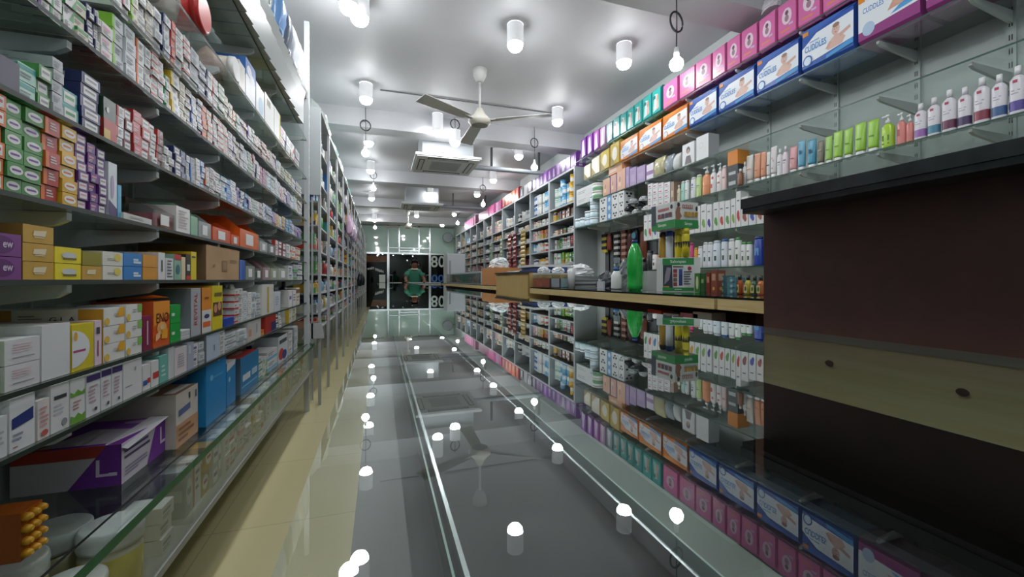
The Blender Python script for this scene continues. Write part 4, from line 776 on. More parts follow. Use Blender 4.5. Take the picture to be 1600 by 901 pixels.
def baby(c1, c2, txt='CUDDLES'):
    sk = 'd3b0a4'
    return [('p', [(0, 0.12), (1, 0.25), (1, 0.86), (0.3, 0.8), (0, 0.55)], 'dfe5ea'), ('p', [(0.05, 0.78), (0.95, 1), (0, 1)], c1),
            ('p', [(0.52, 0.22), (0.8, 0.24), (0.86, 0.36), (0.78, 0.48), (0.68, 0.52), (0.58, 0.44)], sk), ('p', [(0.76, 0.40), (0.95, 0.50), (0.94, 0.57), (0.74, 0.49)], 'c9a294'), ('p', [(0.56, 0.42), (0.48, 0.28), (0.53, 0.25), (0.61, 0.38)], 'c9a294'), ('e', 0.68, 0.63, 0.075, 0.135, sk), ('e', 0.685, 0.73, 0.066, 0.055, '8f7464'), ('r', 0.65, 0.635, 0.665, 0.65, '3a2a24'), ('r', 0.695, 0.635, 0.71, 0.65, '3a2a24'), ('r', 0.665, 0.555, 0.70, 0.572, 'a8625c'),
            ('t', txt, 0.06, 0.42, 0.5, 0.57, '3a86c8'), ('r', 0.16, 0.62, 0.36, 0.65, '8fb4d4'), ('e', 0.12, 0.2, 0.1, 0.14, c1), ('e', 0.12, 0.2, 0.075, 0.105, 'cfe0ec'), ('p', [(0.5, 0.04), (1, 0.12), (1, 0.24), (0.5, 0.12)], c2), ('r', 0.02, 0.84, 0.14, 0.94, 'd8862e')]
for i, (a, b_) in enumerate(((1076, 1121), (1122, 1180), (1181, 1250), (1251, 1337))):
    pack('nappy_pack', 'blue and white nappy pack with baby picture, %s from the orange packs' % nth(i + 1), 'nappies', 'N', a, b_, (48, 54, 62, 74)[i], '2f57a6', baby('3560b0', '3f8fc8'), [('e', 0.5, 0.4, 0.4, 0.2, 'c99a86'), ('r', 0.1, 0.7, 0.9, 0.95, '27428a')], 0.2, 0.01, 'blue nappy packs', endc='d6dde6')
pack('nappy_pack', 'white nappy pack with violet-red border and pale blue medallion', 'nappies', 'N', 1338, 1442, 92, '8d3f7c', [('p', [(0, 0.22), (1, 0.3), (1, 1), (0, 1)], 'dde2e6'), ('e', 0.18, 0.24, 0.11, 0.15, 'a9bfd8'), ('t', 'CUDDLES', 0.08, 0.6, 0.44, 0.72, '4a7fc0'), ('p', [(0.5, 0.4), (0.85, 0.44), (0.8, 0.62), (0.6, 0.6)], 'c99a86'), ('e', 0.6, 0.76, 0.08, 0.13, 'c99a86'), ('p', [(0.55, 0.3), (1, 0.36), (1, 0.5), (0.7, 0.42)], '4f95cc'), ('r', 0, 0.86, 0.12, 1, 'd8862e')], [], 0.2, 0.01, endc='cdbfd0')
pack('nappy_pack', 'nearest nappy pack with violet end and pale disc', 'nappies', 'N', 1443, 1580, 100, '8d3f7c', [('r', 0, 0.2, 1, 1, 'd9d6de'), ('e', 0.3, 0.3, 0.14, 0.18, 'b9c6d8')], [], 0.2, 0.01, endc='b9a8c0')
for i, (a, b_) in enumerate(((969, 997), (998, 1034), (1035, 1075))):
    pack('nappy_pack', 'orange and white nappy pack with baby picture, %s from the gold packs' % nth(i + 1), 'nappies', 'N', a, b_, (36, 40, 44)[i], 'd07a2e', baby('d98a3a', '4f95cc'), [('e', 0.5, 0.4, 0.3, 0.3, 'cfc6c6')], 0.2, 0.012, 'orange nappy packs', endc='d8cfc8')
for i, (a, b_, c) in enumerate(((912, 923, 'd9d2b4'), (924, 937, 'ddd8c4'), (938, 952, 'c9b25a'), (953, 968, 'bfa648'))):
    pack('wipes_pack', ('cream', 'white and gold', 'gold', 'olive gold')[i] + ' pack on the nappy shelf, near the tall cabinets', 'pack', 'N', a, b_, (24, 30, 34, 40)[i], c, [('e', 0.5, 0.5, 0.3, 0.3, 'e6e2d4'), ('p', [(0, 0), (0.6, 0), (0, 0.5)], '8d7a2e')], [], 0.14, 0.012, 'gold packs on the nappy shelf')
# pink packs on the top shelf
edges = [1034.7, 1061, 1087, 1112, 1135, 1158, 1184, 1214, 1246, 1283, 1330, 1385, 1450]
for i in range(len(edges) - 1):
    pack('hygiene_pack', 'pink pack with white patch, %s from the teal packs on the top pack shelf' % nth(i + 1), 'pack', 'P', edges[i], edges[i + 1] - 0.6, 44 * (edges[i] - 594) / 450 * 0.98, 'd36fa6', [('e', 0.5, 0.56, 0.28, 0.24, 'e3cbd9'), ('e', 0.5, 0.66, 0.1, 0.07, '6a4a58'), ('e', 0.5, 0.5, 0.12, 0.1, '9a7a88'), ('r', 0.15, 0.14, 0.7, 0.2, 'd98a6a'), ('r', 0.62, 0.26, 0.86, 0.32, 'c9b8d8')], [('r', 0.2, 0.3, 0.8, 0.7, 'dba0c4')], 0.1, 0.015, 'pink packs on the top shelf', 0.06 * ((i % 3) - 1), 'c45f98', 0.08)
bag('plastic_bag', 'clear white plastic bag lying over the pink packs near the ceiling', 'bag', (2.38, yon(1205, 2.38), CZ + 1.72), 0.1, 0.14, 0.09, 'd8d4da', 55, style='heap')
te = [(958, 968, 36), (969, 979, 36), (980, 990, 38), (991, 1003, 40), (1004, 1018, 42), (1018.5, 1033, 44)]
for i, (a, b_, hp) in enumerate(te):
    pack('hygiene_pack', 'teal pack with figure print, %s along the top pack shelf from purple packs' % nth(i + 1), 'pack', 'P', a, b_, hp, '2f9a94', [('p', [(0.1, 0.1), (0.8, 0.2), (0.7, 0.75), (0.3, 0.8)], 'b9d4cf'), ('e', 0.62, 0.6, 0.12, 0.16, 'b98a74'), ('r', 0.5, 0.16, 0.75, 0.45, 'c9a090'), ('r', 0.08, 0.6, 0.42, 0.74, '1f6a70')], [], 0.12, 0.015, 'teal packs on the top shelf')
for i, (a, b_, c) in enumerate(((907, 916, '6a2f86'), (917, 926, '7d3f98'), (927, 936, 'a04fa8'), (937, 946, 'b48ab0'), (947, 957, '5f8f90'))):
    pack('hygiene_pack', ('dark purple', 'purple', 'magenta', 'lilac and white', 'grey-teal')[i] + ' pack with white swirl at the cabinet end of the top shelf', 'pack', 'P', a, b_, 34, c, [('p', [(0.2, 0), (0.8, 0.1), (0.6, 0.9), (0.3, 0.8)], 'dfd6e4')], [], 0.12, 0.015)
# ---- upper glass shelf, cabinet end to near end
def rbox(sh, p0, p1, hpx, base, name, cat, label, front=(), end=(), depth=0.12, back=0.012, n=1, top=None, group=None, zoff=0.0, side=None):
    X, ya, yb, z, h = rpos(sh, p0, p1, hpx, back); h /= n
    for k in range(n):
        m = MB(); b = (0, depth, -(yb - ya) / 2 + 0.001, (yb - ya) / 2 - 0.001, 0, h - 0.001)
        m.box(*b, M(base, 0.35), {'t': M(top or base, 0.35), 'S': M(side or base, 0.35)}); decals(m, face_map('W', *b), front); decals(m, face_map('S', *b), end)
        o = m.obj(name, None, (X, (ya + yb) / 2, z + zoff + k * h), R.uniform(-0.02, 0.02))
        tag(o, label if n == 1 else '%s, %s of its stack' % (label, levelword(k, n)) if n > 2 else '%s, %s of the pair' % (label, ('lower', 'upper')[k]), cat, group)
rbox('G1', 901, 927, 26, 'd6d8d8', 'flat_carton', 'carton', 'flat white carton on the upper glass shelf beside the cabinets', lines(0.1, 0.6, 0.3, 0.7, 2, 'a9adb0'), n=2, depth=0.22)
def lath(sh, px, hpx, wpx, prof, name, cat, label, parts=(), back=0.05, group=None, sy=1.0):
    X, ya, yb, z, h = rpos(sh, px - wpx / 2, px + wpx / 2, hpx, back); r = (yb - ya) / 2 * 0.86
    t = thing(name, label, cat, (X, (ya + yb) / 2, z), 0, group)
    m = MB(); m.lathe([(r * a, h * b_, M(c, 0.3)) for a, b_, c in prof], 18); m.obj(name.split('_')[-1] + '_body', t)
    for pn, pr in parts:
        m = MB(); m.lathe([(r * a, h * b_ + 0.0003, M(c, 0.3)) for a, b_, c in pr], 16); m.obj(pn, t)
    return t, r, h
for i, (zo, w_) in enumerate(((0, 'lower'), (0.118, 'upper'))):
    t, r, h = lath('G1', 936, 12, 12, [(0.95, 0, 'cfe0cf'), (1, 0.1, '7fb58a'), (1, 0.5, 'dfe6df'), (1, 0.8, 'dfe6df')], 'cream_jar', 'jar', 'green and white jar, %s of two beside the flat white cartons' % w_, [('lid', [(1.03, 0.8, 'e4e8e4'), (1.03, 1, 'e4e8e4')])])
    t.location.z += i * (h + 0.001)
pk_ = [('r', 0.15, 0.2, 0.5, 0.7, 'e2c4ae'), ('e', 0.35, 0.55, 0.14, 0.16, 'b98a74')]
for a, b_, hp, n, lab in ((942, 953, 26, 1, 'narrow peach carton with figure print'), (954, 963, 28, 1, 'peach and lilac carton beside the narrow peach one'), (964, 977, 32, 1, 'wide peach carton with lilac side'), (978, 983, 32, 1, 'lilac carton behind the wide peach carton'), (984, 994, 28, 1, 'purple-grey carton on the upper glass shelf'), (995, 1008, 26, 1, 'dull lilac carton beside the medicine cartons')):
    rbox('G1', a, b_, hp, {942: 'd3a488', 954: 'c99a90', 964: 'd6a78c'}.get(a, '9d86b0'), 'care_carton', 'carton', lab, pk_ if a < 978 else [('r', 0.2, 0.2, 0.8, 0.6, 'ab96bc')], [('r', 0, 0, 1, 1, '9a82ae')], n=n, depth=0.1)
rbox('G1', 951, 972, 12, 'd29a72', 'care_carton', 'carton', 'orange-peach carton lying on top of the peach cartons', [('r', 0.1, 0.3, 0.6, 0.7, 'e2c4ae')], zoff=0.195, depth=0.1, back=0.012)
rbox('G1', 1010, 1021, 24, 'd3ccd8', 'care_carton', 'carton', 'white-lilac carton with purple band on the upper glass shelf', [('r', 0, 0.3, 1, 0.55, '8a5f9a')], depth=0.1)
for i, (px, wp, hp, c, l) in enumerate(((1033, 18, 30, 'b5b08a', 'silver and olive foil bag on the upper glass shelf'), (1049, 12, 28, '8f9aa0', 'grey foil bag with pattern beside the white cartons'), (1061, 10, 26, 'cfd2d0', 'silver-white foil bag beside the white portrait carton'))):
    X, ya, yb, z, h = rpos('G1', px - wp / 2, px + wp / 2, hp, 0.05); bag('foil_bag', l, 'bag', (X, (ya + yb) / 2, z), 0.08, yb - ya, h, c, 77 + i, None, 0.2)
rbox('G1', 1066, 1085, 34, 'd9dbdc', 'portrait_carton', 'carton', 'white carton with a dark portrait drawing', [('e', 0.5, 0.68, 0.16, 0.16, '5a5458'), ('p', [(0.2, 0.05), (0.8, 0.05), (0.68, 0.42), (0.34, 0.42)], '6a6468'), ('e', 0.5, 0.62, 0.1, 0.11, 'b99a88')], depth=0.1)
rbox('G1', 1088, 1107, 38, 'dcdedf', 'plain_carton', 'carton', 'plain white carton with faint ring, alone on the upper glass shelf', [('e', 0.4, 0.6, 0.2, 0.12, 'c9cccd'), ('e', 0.4, 0.6, 0.17, 0.1, 'dcdedf')], depth=0.1, side='b9bec0')
# ---- lotion shelf
for i, (px, n) in enumerate(((907, 1), (914.5, 1), (922, 2), (930, 4))):
    for k in range(n):
        t, r, h = lath('G2', px, 11 if n > 1 else 14, 9.0, [(0.95, 0, '9ec9dc'), (1, 0.1, 'cfe3ea'), (1, 0.75, 'cfe3ea')], 'cream_tub', 'tub', 'pale blue and white tub, %s, %s pile from the cabinets' % (levelword(k, n), nth(i + 1)), [('lid', [(1.04, 0.76, 'dfe7ea'), (1.04, 1, 'dfe7ea')])], group='pale blue tubs'); t.location.z += k * (h + 0.001)
spot = [('e', 0.3, 0.65, 0.13, 0.13, '2a2c30'), ('e', 0.68, 0.65, 0.13, 0.13, '2a2c30'), ('e', 0.5, 0.35, 0.16, 0.11, '2a2c30')]
for i, (a, b_) in enumerate(((937, 948), (949, 955), (956, 966), (966.5, 975))):
    for k in range(3):
        X, ya, yb, z, h = rpos('G2', a, b_, 40 + 2 * i, 0.012); hh = h / 3
        m = MB(); b = (0, 0.12, -(yb - ya) / 2 + 0.001, (yb - ya) / 2 - 0.001, 0, hh - 0.001); m.box(*b, M('d9dcdc', 0.3)); decals(m, face_map('W', *b), spot if i != 1 else [('r', 0, 0, 1, 1, '5a96cc'), ('e', 0.5, 0.5, 0.3, 0.3, 'cfe0ec')]); decals(m, face_map('S', *b), spot)
        tag(m.obj('tissue_pack', None, (X, (ya + yb) / 2, z + k * hh)), ('black-spotted white pack, %s, %s pile on lotion shelf' if i != 1 else 'blue and white pack, %s, %s pile on lotion shelf') % (levelword(k, 3), nth(i + 1)), 'pack', 'spotted packs on the lotion shelf')
for i in range(7):
    px = 979 + 5.5 * i; X, ya, yb, z, h = rpos('G2', px - 5, px + 5, 14, 0.04 + 0.02 * (i % 2))
    bag('sachet_pack', 'black and white glossy sachet pack, %s in the heap on the lotion shelf' % nth(i + 1), 'pack', (X, (ya + yb) / 2, z + 0.052 * (i % 3)), 0.12, (yb - ya) * 1.05, 0.05, ('d3d6d6', '2b2d31', 'b9bdbf')[i % 3], 300 + i, 'glossy sachet packs in a heap', 0.2, None, 'heap')
for i, (a, b_) in enumerate(((1012, 1019.5), (1020, 1028), (1028.5, 1037), (1037.5, 1047))):
    rbox('G2', a, b_, 40 - 1.5 * i, 'd9dadb', 'cosmetic_carton', 'carton', 'white carton with red mark, %s stack on the lotion shelf' % nth(i + 1), [('r', 0.15, 0.5, 0.6, 0.7, 'b86a74'), ('r', 0.15, 0.2, 0.8, 0.3, '9a9da4')], [('r', 0.2, 0.4, 0.7, 0.6, '9a9da4')], n=4, depth=0.09, group='small white cartons on the lotion shelf')
rbox('G2', 1047.5, 1053, 34, '9a7f6a', 'cosmetic_carton', 'carton', 'brown carton beside the small white carton stacks', [('r', 0.2, 0.3, 0.8, 0.6, 'c9b49a')], depth=0.08)
def loft(m, secs, n, mat=None):
    b = len(m.v)
    for z, sx, sy, c in secs:
        for i in range(n):
            a = 2 * PI * i / n; c_, s_ = math.cos(a), math.sin(a); q = (abs(c_) ** 2.6 + abs(s_) ** 2.6) ** (-1 / 2.6); m.v.append((sx * c_ * q, sy * s_ * q, z))
    for k in range(len(secs) - 1):
        mi = m.mi(M(secs[k][3], 0.3))
        for i in range(n):
            j = (i + 1) % n; m.f.append((b + k * n + i, b + k * n + j, b + (k + 1) * n + j, b + (k + 1) * n + i)); m.m.append(mi); m.sm.append(True)
    m.f.append(tuple(b + i for i in range(n))[::-1]); m.m.append(m.mi(M(secs[0][3], 0.3))); m.sm.append(False)
    e = b + (len(secs) - 1) * n; m.f.append(tuple(e + i for i in range(n))); m.m.append(m.mi(M(secs[-1][3], 0.3))); m.sm.append(False)
def rbottle(sh, px, hpx, wpx, col, label, band=None, capc='e6e8e8', kind='cap', mark=None, group=None, back=0.05, flat=0.7, name=None):
    X, ya, yb, z, h = rpos(sh, px - wpx / 2, px + wpx / 2, hpx, back); w = (yb - ya) / 2 * 0.93; d = w * flat
    name = name or ('tube' if kind == 'tube' else 'pump_bottle' if kind == 'pump' else 'lotion_bottle')
    t = thing(name, label, 'tube' if kind == 'tube' else 'bottle', (X, (ya + yb) / 2, z), 0, group); m = MB()
    bd = band or col
    if kind == 'tube':
        loft(m, [(h * 0.15, d * 0.9, w * 0.86, col), (h * 0.22, d * 0.95, w * 0.9, bd), (h * 0.45, d * 0.85, w * 0.96, col), (h * 0.75, d * 0.5, w, col), (h * 0.95, d * 0.16, w * 1.02, col), (h, d * 0.1, w * 1.02, col)], 18); m.obj('tube_body', t)
        c = MB(); loft(c, [(0, d * 0.8, w * 0.78, capc), (h * 0.149, d * 0.84, w * 0.8, capc)], 16); c.obj('cap', t)
        zf = 0.5
    else:
        top = {'cap': 0.82, 'pump': 0.74, 'flip': 0.9}[kind]
        sh_ = top - 0.10 if kind != 'flip' else top - 0.03
        loft(m, [(0, d * 0.93, w * 0.95, col), (h * 0.03, d, w, col), (h * 0.10, d, w, bd), (h * 0.30, d, w, col), (h * sh_, d, w * 0.99, col), (h * (top - 0.03), d * 0.6, w * 0.62, col), (h * top, d * 0.42, w * 0.36, col)] if kind != 'flip' else [(0, d * 0.9, w * 0.92, col), (h * 0.03, d, w, col), (h * 0.12, d, w, bd), (h * 0.26, d, w, col), (h * sh_, d * 0.95, w * 0.96, col), (h * top, d * 0.85, w * 0.82, col)], 18); m.obj('bottle_body', t)
        c = MB()
        if kind == 'cap': loft(c, [(h * top + 0.0003, d * 0.5, w * 0.42, capc), (h, d * 0.48, w * 0.4, capc)], 14); c.obj('cap', t)
        elif kind == 'flip': loft(c, [(h * top + 0.0003, d * 0.86, w * 0.84, capc), (h * 0.985, d * 0.8, w * 0.78, capc), (h, d * 0.6, w * 0.6, capc)], 14); c.obj('cap', t)
        else:
            loft(c, [(h * top + 0.0003, d * 0.5, w * 0.42, capc), (h * (top + 0.1), d * 0.45, w * 0.38, capc), (h * (top + 0.11), d * 0.15, w * 0.13, capc), (h * 0.93, d * 0.15, w * 0.13, capc), (h * 0.94, d * 0.3, w * 0.3, capc), (h, d * 0.28, w * 0.28, capc)], 14)
            c.box(-d * 0.2, d * 0.2, -0.1 * w, w * 0.95, h * 0.945, h * 0.985, M(capc, 0.3)); c.obj('pump_head', t)
    if mark:
        x = -d - 0.0008
        for (u0, v0, u1, v1, c_) in mark:
            MB().add([(x + d * 0.12 * abs(u0), -u0 * w, v0 * h), (x + d * 0.12 * abs(u1), -u1 * w, v0 * h), (x + d * 0.12 * abs(u1), -u1 * w, v1 * h), (x + d * 0.12 * abs(u0), -u0 * w, v1 * h)], [(0, 1, 2, 3)], M(c_)).obj('printed_mark', t)
    return t
tl = [(-0.5, 0.5, 0.5, 0.54, '6a6e74'), (-0.5, 0.42, 0.2, 0.45, '8a8e94')]
for i, (px, hp, wp, c, l, kd, mk) in enumerate((
    (1056, 28, 6, 'c9b48a', 'tan small bottle, first of the small bottles on lotion shelf', 'cap', tl), (1061, 28, 5, 'd9d2bc', 'cream small bottle beside the tan one', 'cap', tl), (1068, 32, 6, '9fd0c2', 'mint green tube on the lotion shelf', 'flip', tl), (1074, 32, 6, 'd5dbd8', 'white slim bottle beside the mint tube', 'flip', tl),
    (1084.5, 34, 8, 'dadcdc', 'white tube with blue dot before the pale green one', 'flip', tl + [(-0.3, 0.6, 0.3, 0.7, '4a5fa8')]), (1093, 36, 8, 'b9d48f', 'pale lime bottle beside the orange pump bottle', 'flip', tl),
    (1105, 46, 12, 'd98f5f', 'orange pump bottle on the lotion shelf', 'pump', [(-0.3, 0.3, 0.5, 0.34, 'b8623a')]), (1115.5, 46, 9, 'dcdcda', 'white pump bottle with red leaf print, first of two', 'pump', [(-0.5, 0.2, 0.1, 0.34, 'c0504a'), (-0.2, 0.5, 0.5, 0.58, 'c0504a')]), (1125.5, 46, 9, 'dcd8d6', 'white pump bottle with red leaf print, second of two', 'pump', [(-0.4, 0.3, 0.4, 0.36, 'c0504a'), (-0.3, 0.52, 0.3, 0.58, 'c0504a')]),
    (1133, 40, 8, 'dcc2bf', 'pale pink bottle beside the black and orange box', 'flip', [(-0.5, 0.5, 0.5, 0.56, 'a86a74')]), (1164, 38, 6.5, 'dddedd', 'slim white bottle right after the black and orange box', 'cap', tl), (1172, 46, 11, 'd5d0c8', 'white tube with orange stripe on the lotion shelf', 'tube', [(-0.7, 0.5, 0.7, 0.53, 'd08a5a')]),
    (1184, 46, 10, 'd79a78', 'peach tube with white cap, first of two', 'tube', [(-0.4, 0.4, 0.4, 0.44, 'b8683f')]), (1193.5, 46, 9, 'd49470', 'peach tube with white cap, second of two', 'tube', [(-0.4, 0.4, 0.4, 0.44, 'b8683f')]), (1201, 44, 6, 'd6d6d4', 'white tube with black stripe', 'tube', [(-0.8, 0.5, 0.8, 0.54, '3a3a3f')]), (1209.5, 50, 10, 'd9d5d4', 'white tube with small coloured dots', 'tube', [(-0.2, 0.6, 0.0, 0.66, 'b85a54'), (0.15, 0.52, 0.35, 0.58, '5a5a90'), (-0.3, 0.3, 0.2, 0.34, '8a8a90')]),
    (1219, 44, 8.5, 'dddcdf', 'white round bottle with pale cap, first of two', 'cap', tl), (1228, 46, 9.5, 'dccfd6', 'pinkish white round bottle with pale cap', 'cap', tl), (1240.5, 42, 12, 'd79a9c', 'pink tube with white cap', 'tube', [(-0.6, 0.55, 0.4, 0.58, 'b86a70')]), (1253, 48, 12, '5fa2bd', 'sky blue tube with white cap, first of two', 'tube', [(-0.3, 0.56, 0.3, 0.68, '24507a')]), (1269, 46, 14, '3f93b0', 'sky blue tube with dark emblem, second of two', 'tube', [(-0.3, 0.52, 0.3, 0.66, '1f4a6a')]),
    (1283, 40, 11, '6d6a58', 'olive grey tube with white cap', 'tube', [(-0.5, 0.6, 0.5, 0.66, 'b9b59a')]), (1295.5, 44, 11, '9cc95a', 'narrow lime green tube beside the olive grey one', 'tube', [(-0.5, 0.5, 0.5, 0.53, '5f8f2a')]), (1310, 48, 15, '9ccc4a', 'lime green tube, second from the olive tube', 'tube', [(-0.5, 0.5, 0.5, 0.53, '5f8f2a')]), (1326, 48, 14, '96c846', 'lime green tube, third from the olive tube', 'tube', [(-0.5, 0.5, 0.5, 0.53, '5f8f2a')]), (1345, 52, 18, '9ccc4a', 'wide lime green tube, fourth from the olive tube', 'tube', [(-0.5, 0.5, 0.5, 0.53, '5f8f2a')]), (1365, 52, 18, '9acb48', 'wide lime green tube beside the green pump bottle', 'tube', [(-0.5, 0.5, 0.5, 0.53, '5f8f2a')]),
    (1388, 54, 21, 'a8cf3f', 'yellow-green pump bottle with white pump', 'pump', [(-0.6, 0.14, 0.5, 0.18, '3f6a2a'), (-0.6, 0.24, 0.5, 0.4, '4f7a2a')]), (1409, 52, 15, 'd8847c', 'salmon pink pump bottle, first of two', 'pump', [(-0.7, 0.3, -0.1, 0.5, 'b05a5a')]), (1422, 46, 12, 'd17f78', 'salmon pink pump bottle, second of two', 'pump', None))):
    rbottle('G2', px, hp, wp, c, l, None, 'e4e6e6', kd, mk, 'bottles and tubes on the lotion shelf', name=None)
for i, (px, wp, hp, b_) in enumerate(((1439, 20, 58, '9a6ab0'), (1460, 21, 62, '4a86a0'), (1484, 24, 68, '6a3550'), (1508, 23, 66, '4a3560'), (1535, 27, 74, '8a3a4a'), (1562, 26, 72, '3f5f90'), (1591, 28, 78, '5a4a98'), (1622, 30, 82, '6a3550'))):
    rbottle('G2', px, hp, wp, 'dcd8df', 'large white lotion bottle with coloured foot band, %s from the pink pumps' % nth(i + 1), b_, 'e6e6ea', 'cap', [(-0.4, 0.66, 0.2, 0.72, 'b0465a'), (-0.6, 0.5, 0.5, 0.52, 'a8a0b0'), (-0.6, 0.44, 0.3, 0.46, 'a8a0b0')], 'white lotion bottles in a row')
rbox('G2', 1137, 1153, 58, '33383a', 'serum_box', 'box', 'black carton with orange upper part and white print', [('r', 0, 0.62, 1, 1, 'd8832a'), ('r', 0.1, 0.36, 0.8, 0.44, 'b9c0c0'), ('r', 0.1, 0.08, 0.8, 0.18, 'b9c0c0')], [('r', 0, 0.62, 1, 1, 'e0902f')], depth=0.1, top='dd8c30')
rbottle('G2', 1157, 26, 8, '7d5334', 'small brown bottle with white cap before the black carton', None, 'e6e6e4', 'cap', None, None, 0.006)
# ---- cartons and shampoos on the two short shelves
for i, (a, b_, hp, c) in enumerate(((1006, 1012, 40, '3f9a4a'), (1012.5, 1019, 40, 'c0504a'), (1019.5, 1027, 42, '4a7fb0'), (1027.5, 1036, 42, 'd0783a'), (1036.5, 1046, 42, '3f9a4a'), (1046.5, 1056, 42, 'b0508a'), (1056.5, 1066, 42, 'c0504a'), (1066.5, 1076, 42, '4a8f4a'), (1076.5, 1085, 42, 'd09a3a'), (1085.5, 1094, 42, '6aa84a'), (1095, 1103.5, 44, '7fae5a'), (1104, 1112, 42, '4a3f90'), (1114.5, 1123, 44, '5fa04a'), (1123.5, 1132, 44, 'c05040'), (1132.5, 1141, 44, '5f9a4a'), (1142, 1149.5, 46, '8fae4a'), (1150, 1157.5, 56, 'c0453a'), (1158, 1169, 46, '9a5a4a'), (1170, 1181, 42, '4a55b0'), (1182, 1193, 42, 'b0605a'), (1194, 1206, 42, '5f9a4a'))):
    rbox('G3', a, b_, hp, 'dfe0df', 'soap_box', 'carton', 'white upright carton with fruit print, %s along the shampoo carton shelf' % nth(i + 1), [('e', 0.45, 0.34, 0.28, 0.13, c), ('e', 0.6, 0.24, 0.2, 0.09, c), ('r', 0.2, 0.72, 0.7, 0.76, '6a6e74')], [('r', 0.2, 0.5, 0.8, 0.55, 'b9bcc0')], depth=0.07, group='white fruit-print cartons')
sb = [(1016, 30, 8, '2a2c30', '2a2c30'), (1024, 26, 7, 'e0e0de', '2a2c30'), (1032, 22, 8, 'd8803a', 'd8803a'), (1081, 40, 5, 'd8508a', 'c83f80'), (1088, 32, 5.5, 'd99a2e', 'd99a2e'), (1095, 34, 7, 'dfe2e4', 'e6e8e8'), (1103.5, 40, 8, 'dde1e6', 'e6e8e8'), (1111, 40, 8, 'dcdfe4', 'e6e8e8'), (1121, 42, 11, 'd3dfe6', 'c9d8e4'), (1133, 44, 10, 'd9dfe6', '3a66b0'), (1144, 44, 9.5, 'e0e2e0', 'e6e8e8'), (1154, 46, 9.5, 'e0e4e0', '4f9a5a'), (1162.5, 38, 8, 'e0e2e0', '5fa86a'), (1171.5, 38, 9, 'e2e4e2', '4f9a5a'), (1186, 46, 14, '2c46a0', '22357f'), (1201, 42, 11, '4a3f90', '3a3080')]
scn = 'black,white black-capped,orange,pink,amber,slim white,tall white,white grey-banded,pale blue,white blue-capped,white brown-marked,white green-capped,short white green-capped,white dark-marked green-capped,royal blue,violet'.split(',')
for (px, hp, wp, c, cc), l in zip(sb, scn):
    mk = [(-0.3, 0.25, 0.3, 0.42, '3a5a3f'), (-0.5, 0.6, 0.3, 0.64, '6a6e74')] if c.startswith(('d', 'e')) and cc != c else [(-0.5, 0.35, 0.5, 0.6, '6f9fd0')] if c == '2c46a0' else None
    rbottle('G4', px, hp, wp, c, l + ' shampoo bottle on the shampoo bottle shelf', None, cc, 'flip', mk, 'shampoo bottles', name='shampoo_bottle')
# ================================================================== things on the service counter
def cpos(px, X): return (X, yon(px, X), TZ + 0.0006)
def csz(px, X, n): return hm(px, X, n)
# green drink bottle
X = 1.40; p = cpos(992, X); h = csz(992, X, 78); r = csz(992, X, 12)
GREENP = bpy.data.materials.new('green_plastic'); GREENP.use_nodes = True
q = GREENP.node_tree.nodes['Principled BSDF']; q.inputs['Base Color'].default_value = (*hx('2fd055'), 1); q.inputs['Roughness'].default_value = 0.12; q.inputs['Transmission Weight'].default_value = 0.35; q.inputs['Coat Weight'].default_value = 0.4
t = thing('drink_bottle', 'large bright green plastic drink bottle with blue cap on the service counter', 'bottle', p)
m = MB(); m.lathe([(r * 0.7, 0, GREENP), (r * 0.95, h * 0.03, GREENP), (r, h * 0.1, GREENP), (r * 0.94, h * 0.14, GREENP), (r * 0.94, h * 0.3, GREENP), (r, h * 0.34, GREENP), (r, h * 0.58, GREENP), (r * 0.96, h * 0.66, GREENP), (r * 0.78, h * 0.78, GREENP), (r * 0.45, h * 0.9, GREENP), (r * 0.3, h * 0.94, GREENP)], 28); m.obj('bottle_body', t)
MB().lathe([(r * 0.34, h * 0.941, M('27408f')), (r * 0.34, h, M('2d489c'))], 16).obj('cap', t)
# white spray bottle with blue collar
X = 1.42; p = cpos(963, X); h = csz(963, X, 52); r = csz(963, X, 8)
t = thing('spray_bottle', 'white bottle with blue collar and clear trigger beside the green bottle', 'bottle', p)
m = MB(); m.lathe([(r * 0.95, 0, WHITE), (r, 0.01, WHITE), (r, h * 0.42, WHITE), (r * 0.5, h * 0.55, WHITE)], 18); m.obj('bottle_body', t)
MB().lathe([(r * 0.55, h * 0.551, M('2f6aa0')), (r * 0.55, h * 0.66, M('2f6aa0'))], 14).obj('collar', t)
m = MB(); m.box(-r * 0.3, r * 0.3, -r * 0.8, r * 0.5, h * 0.78, h * 0.95, M('8d979c', 0.2)); m.box(-r * 0.2, r * 0.2, -r * 0.1, r * 0.2, h * 0.661, h * 0.78, M('8d979c', 0.2)); m.box(-r * 0.1, r * 0.1, -r * 0.75, -r * 0.6, h * 0.68, h * 0.78, M('8d979c', 0.2)); m.obj('trigger_head', t)
bag('dark_bag', 'dark grey bag slumped on the service counter behind the spray bottle', 'bag', cpos(948, 1.58), 0.12, 0.26, 0.12, '3c4044', 410, style='heap')
bag('dark_bag', 'black net bag beside the green drink bottle', 'bag', cpos(977, 1.6), 0.1, 0.14, 0.20, '6b7072', 411, style='heap')
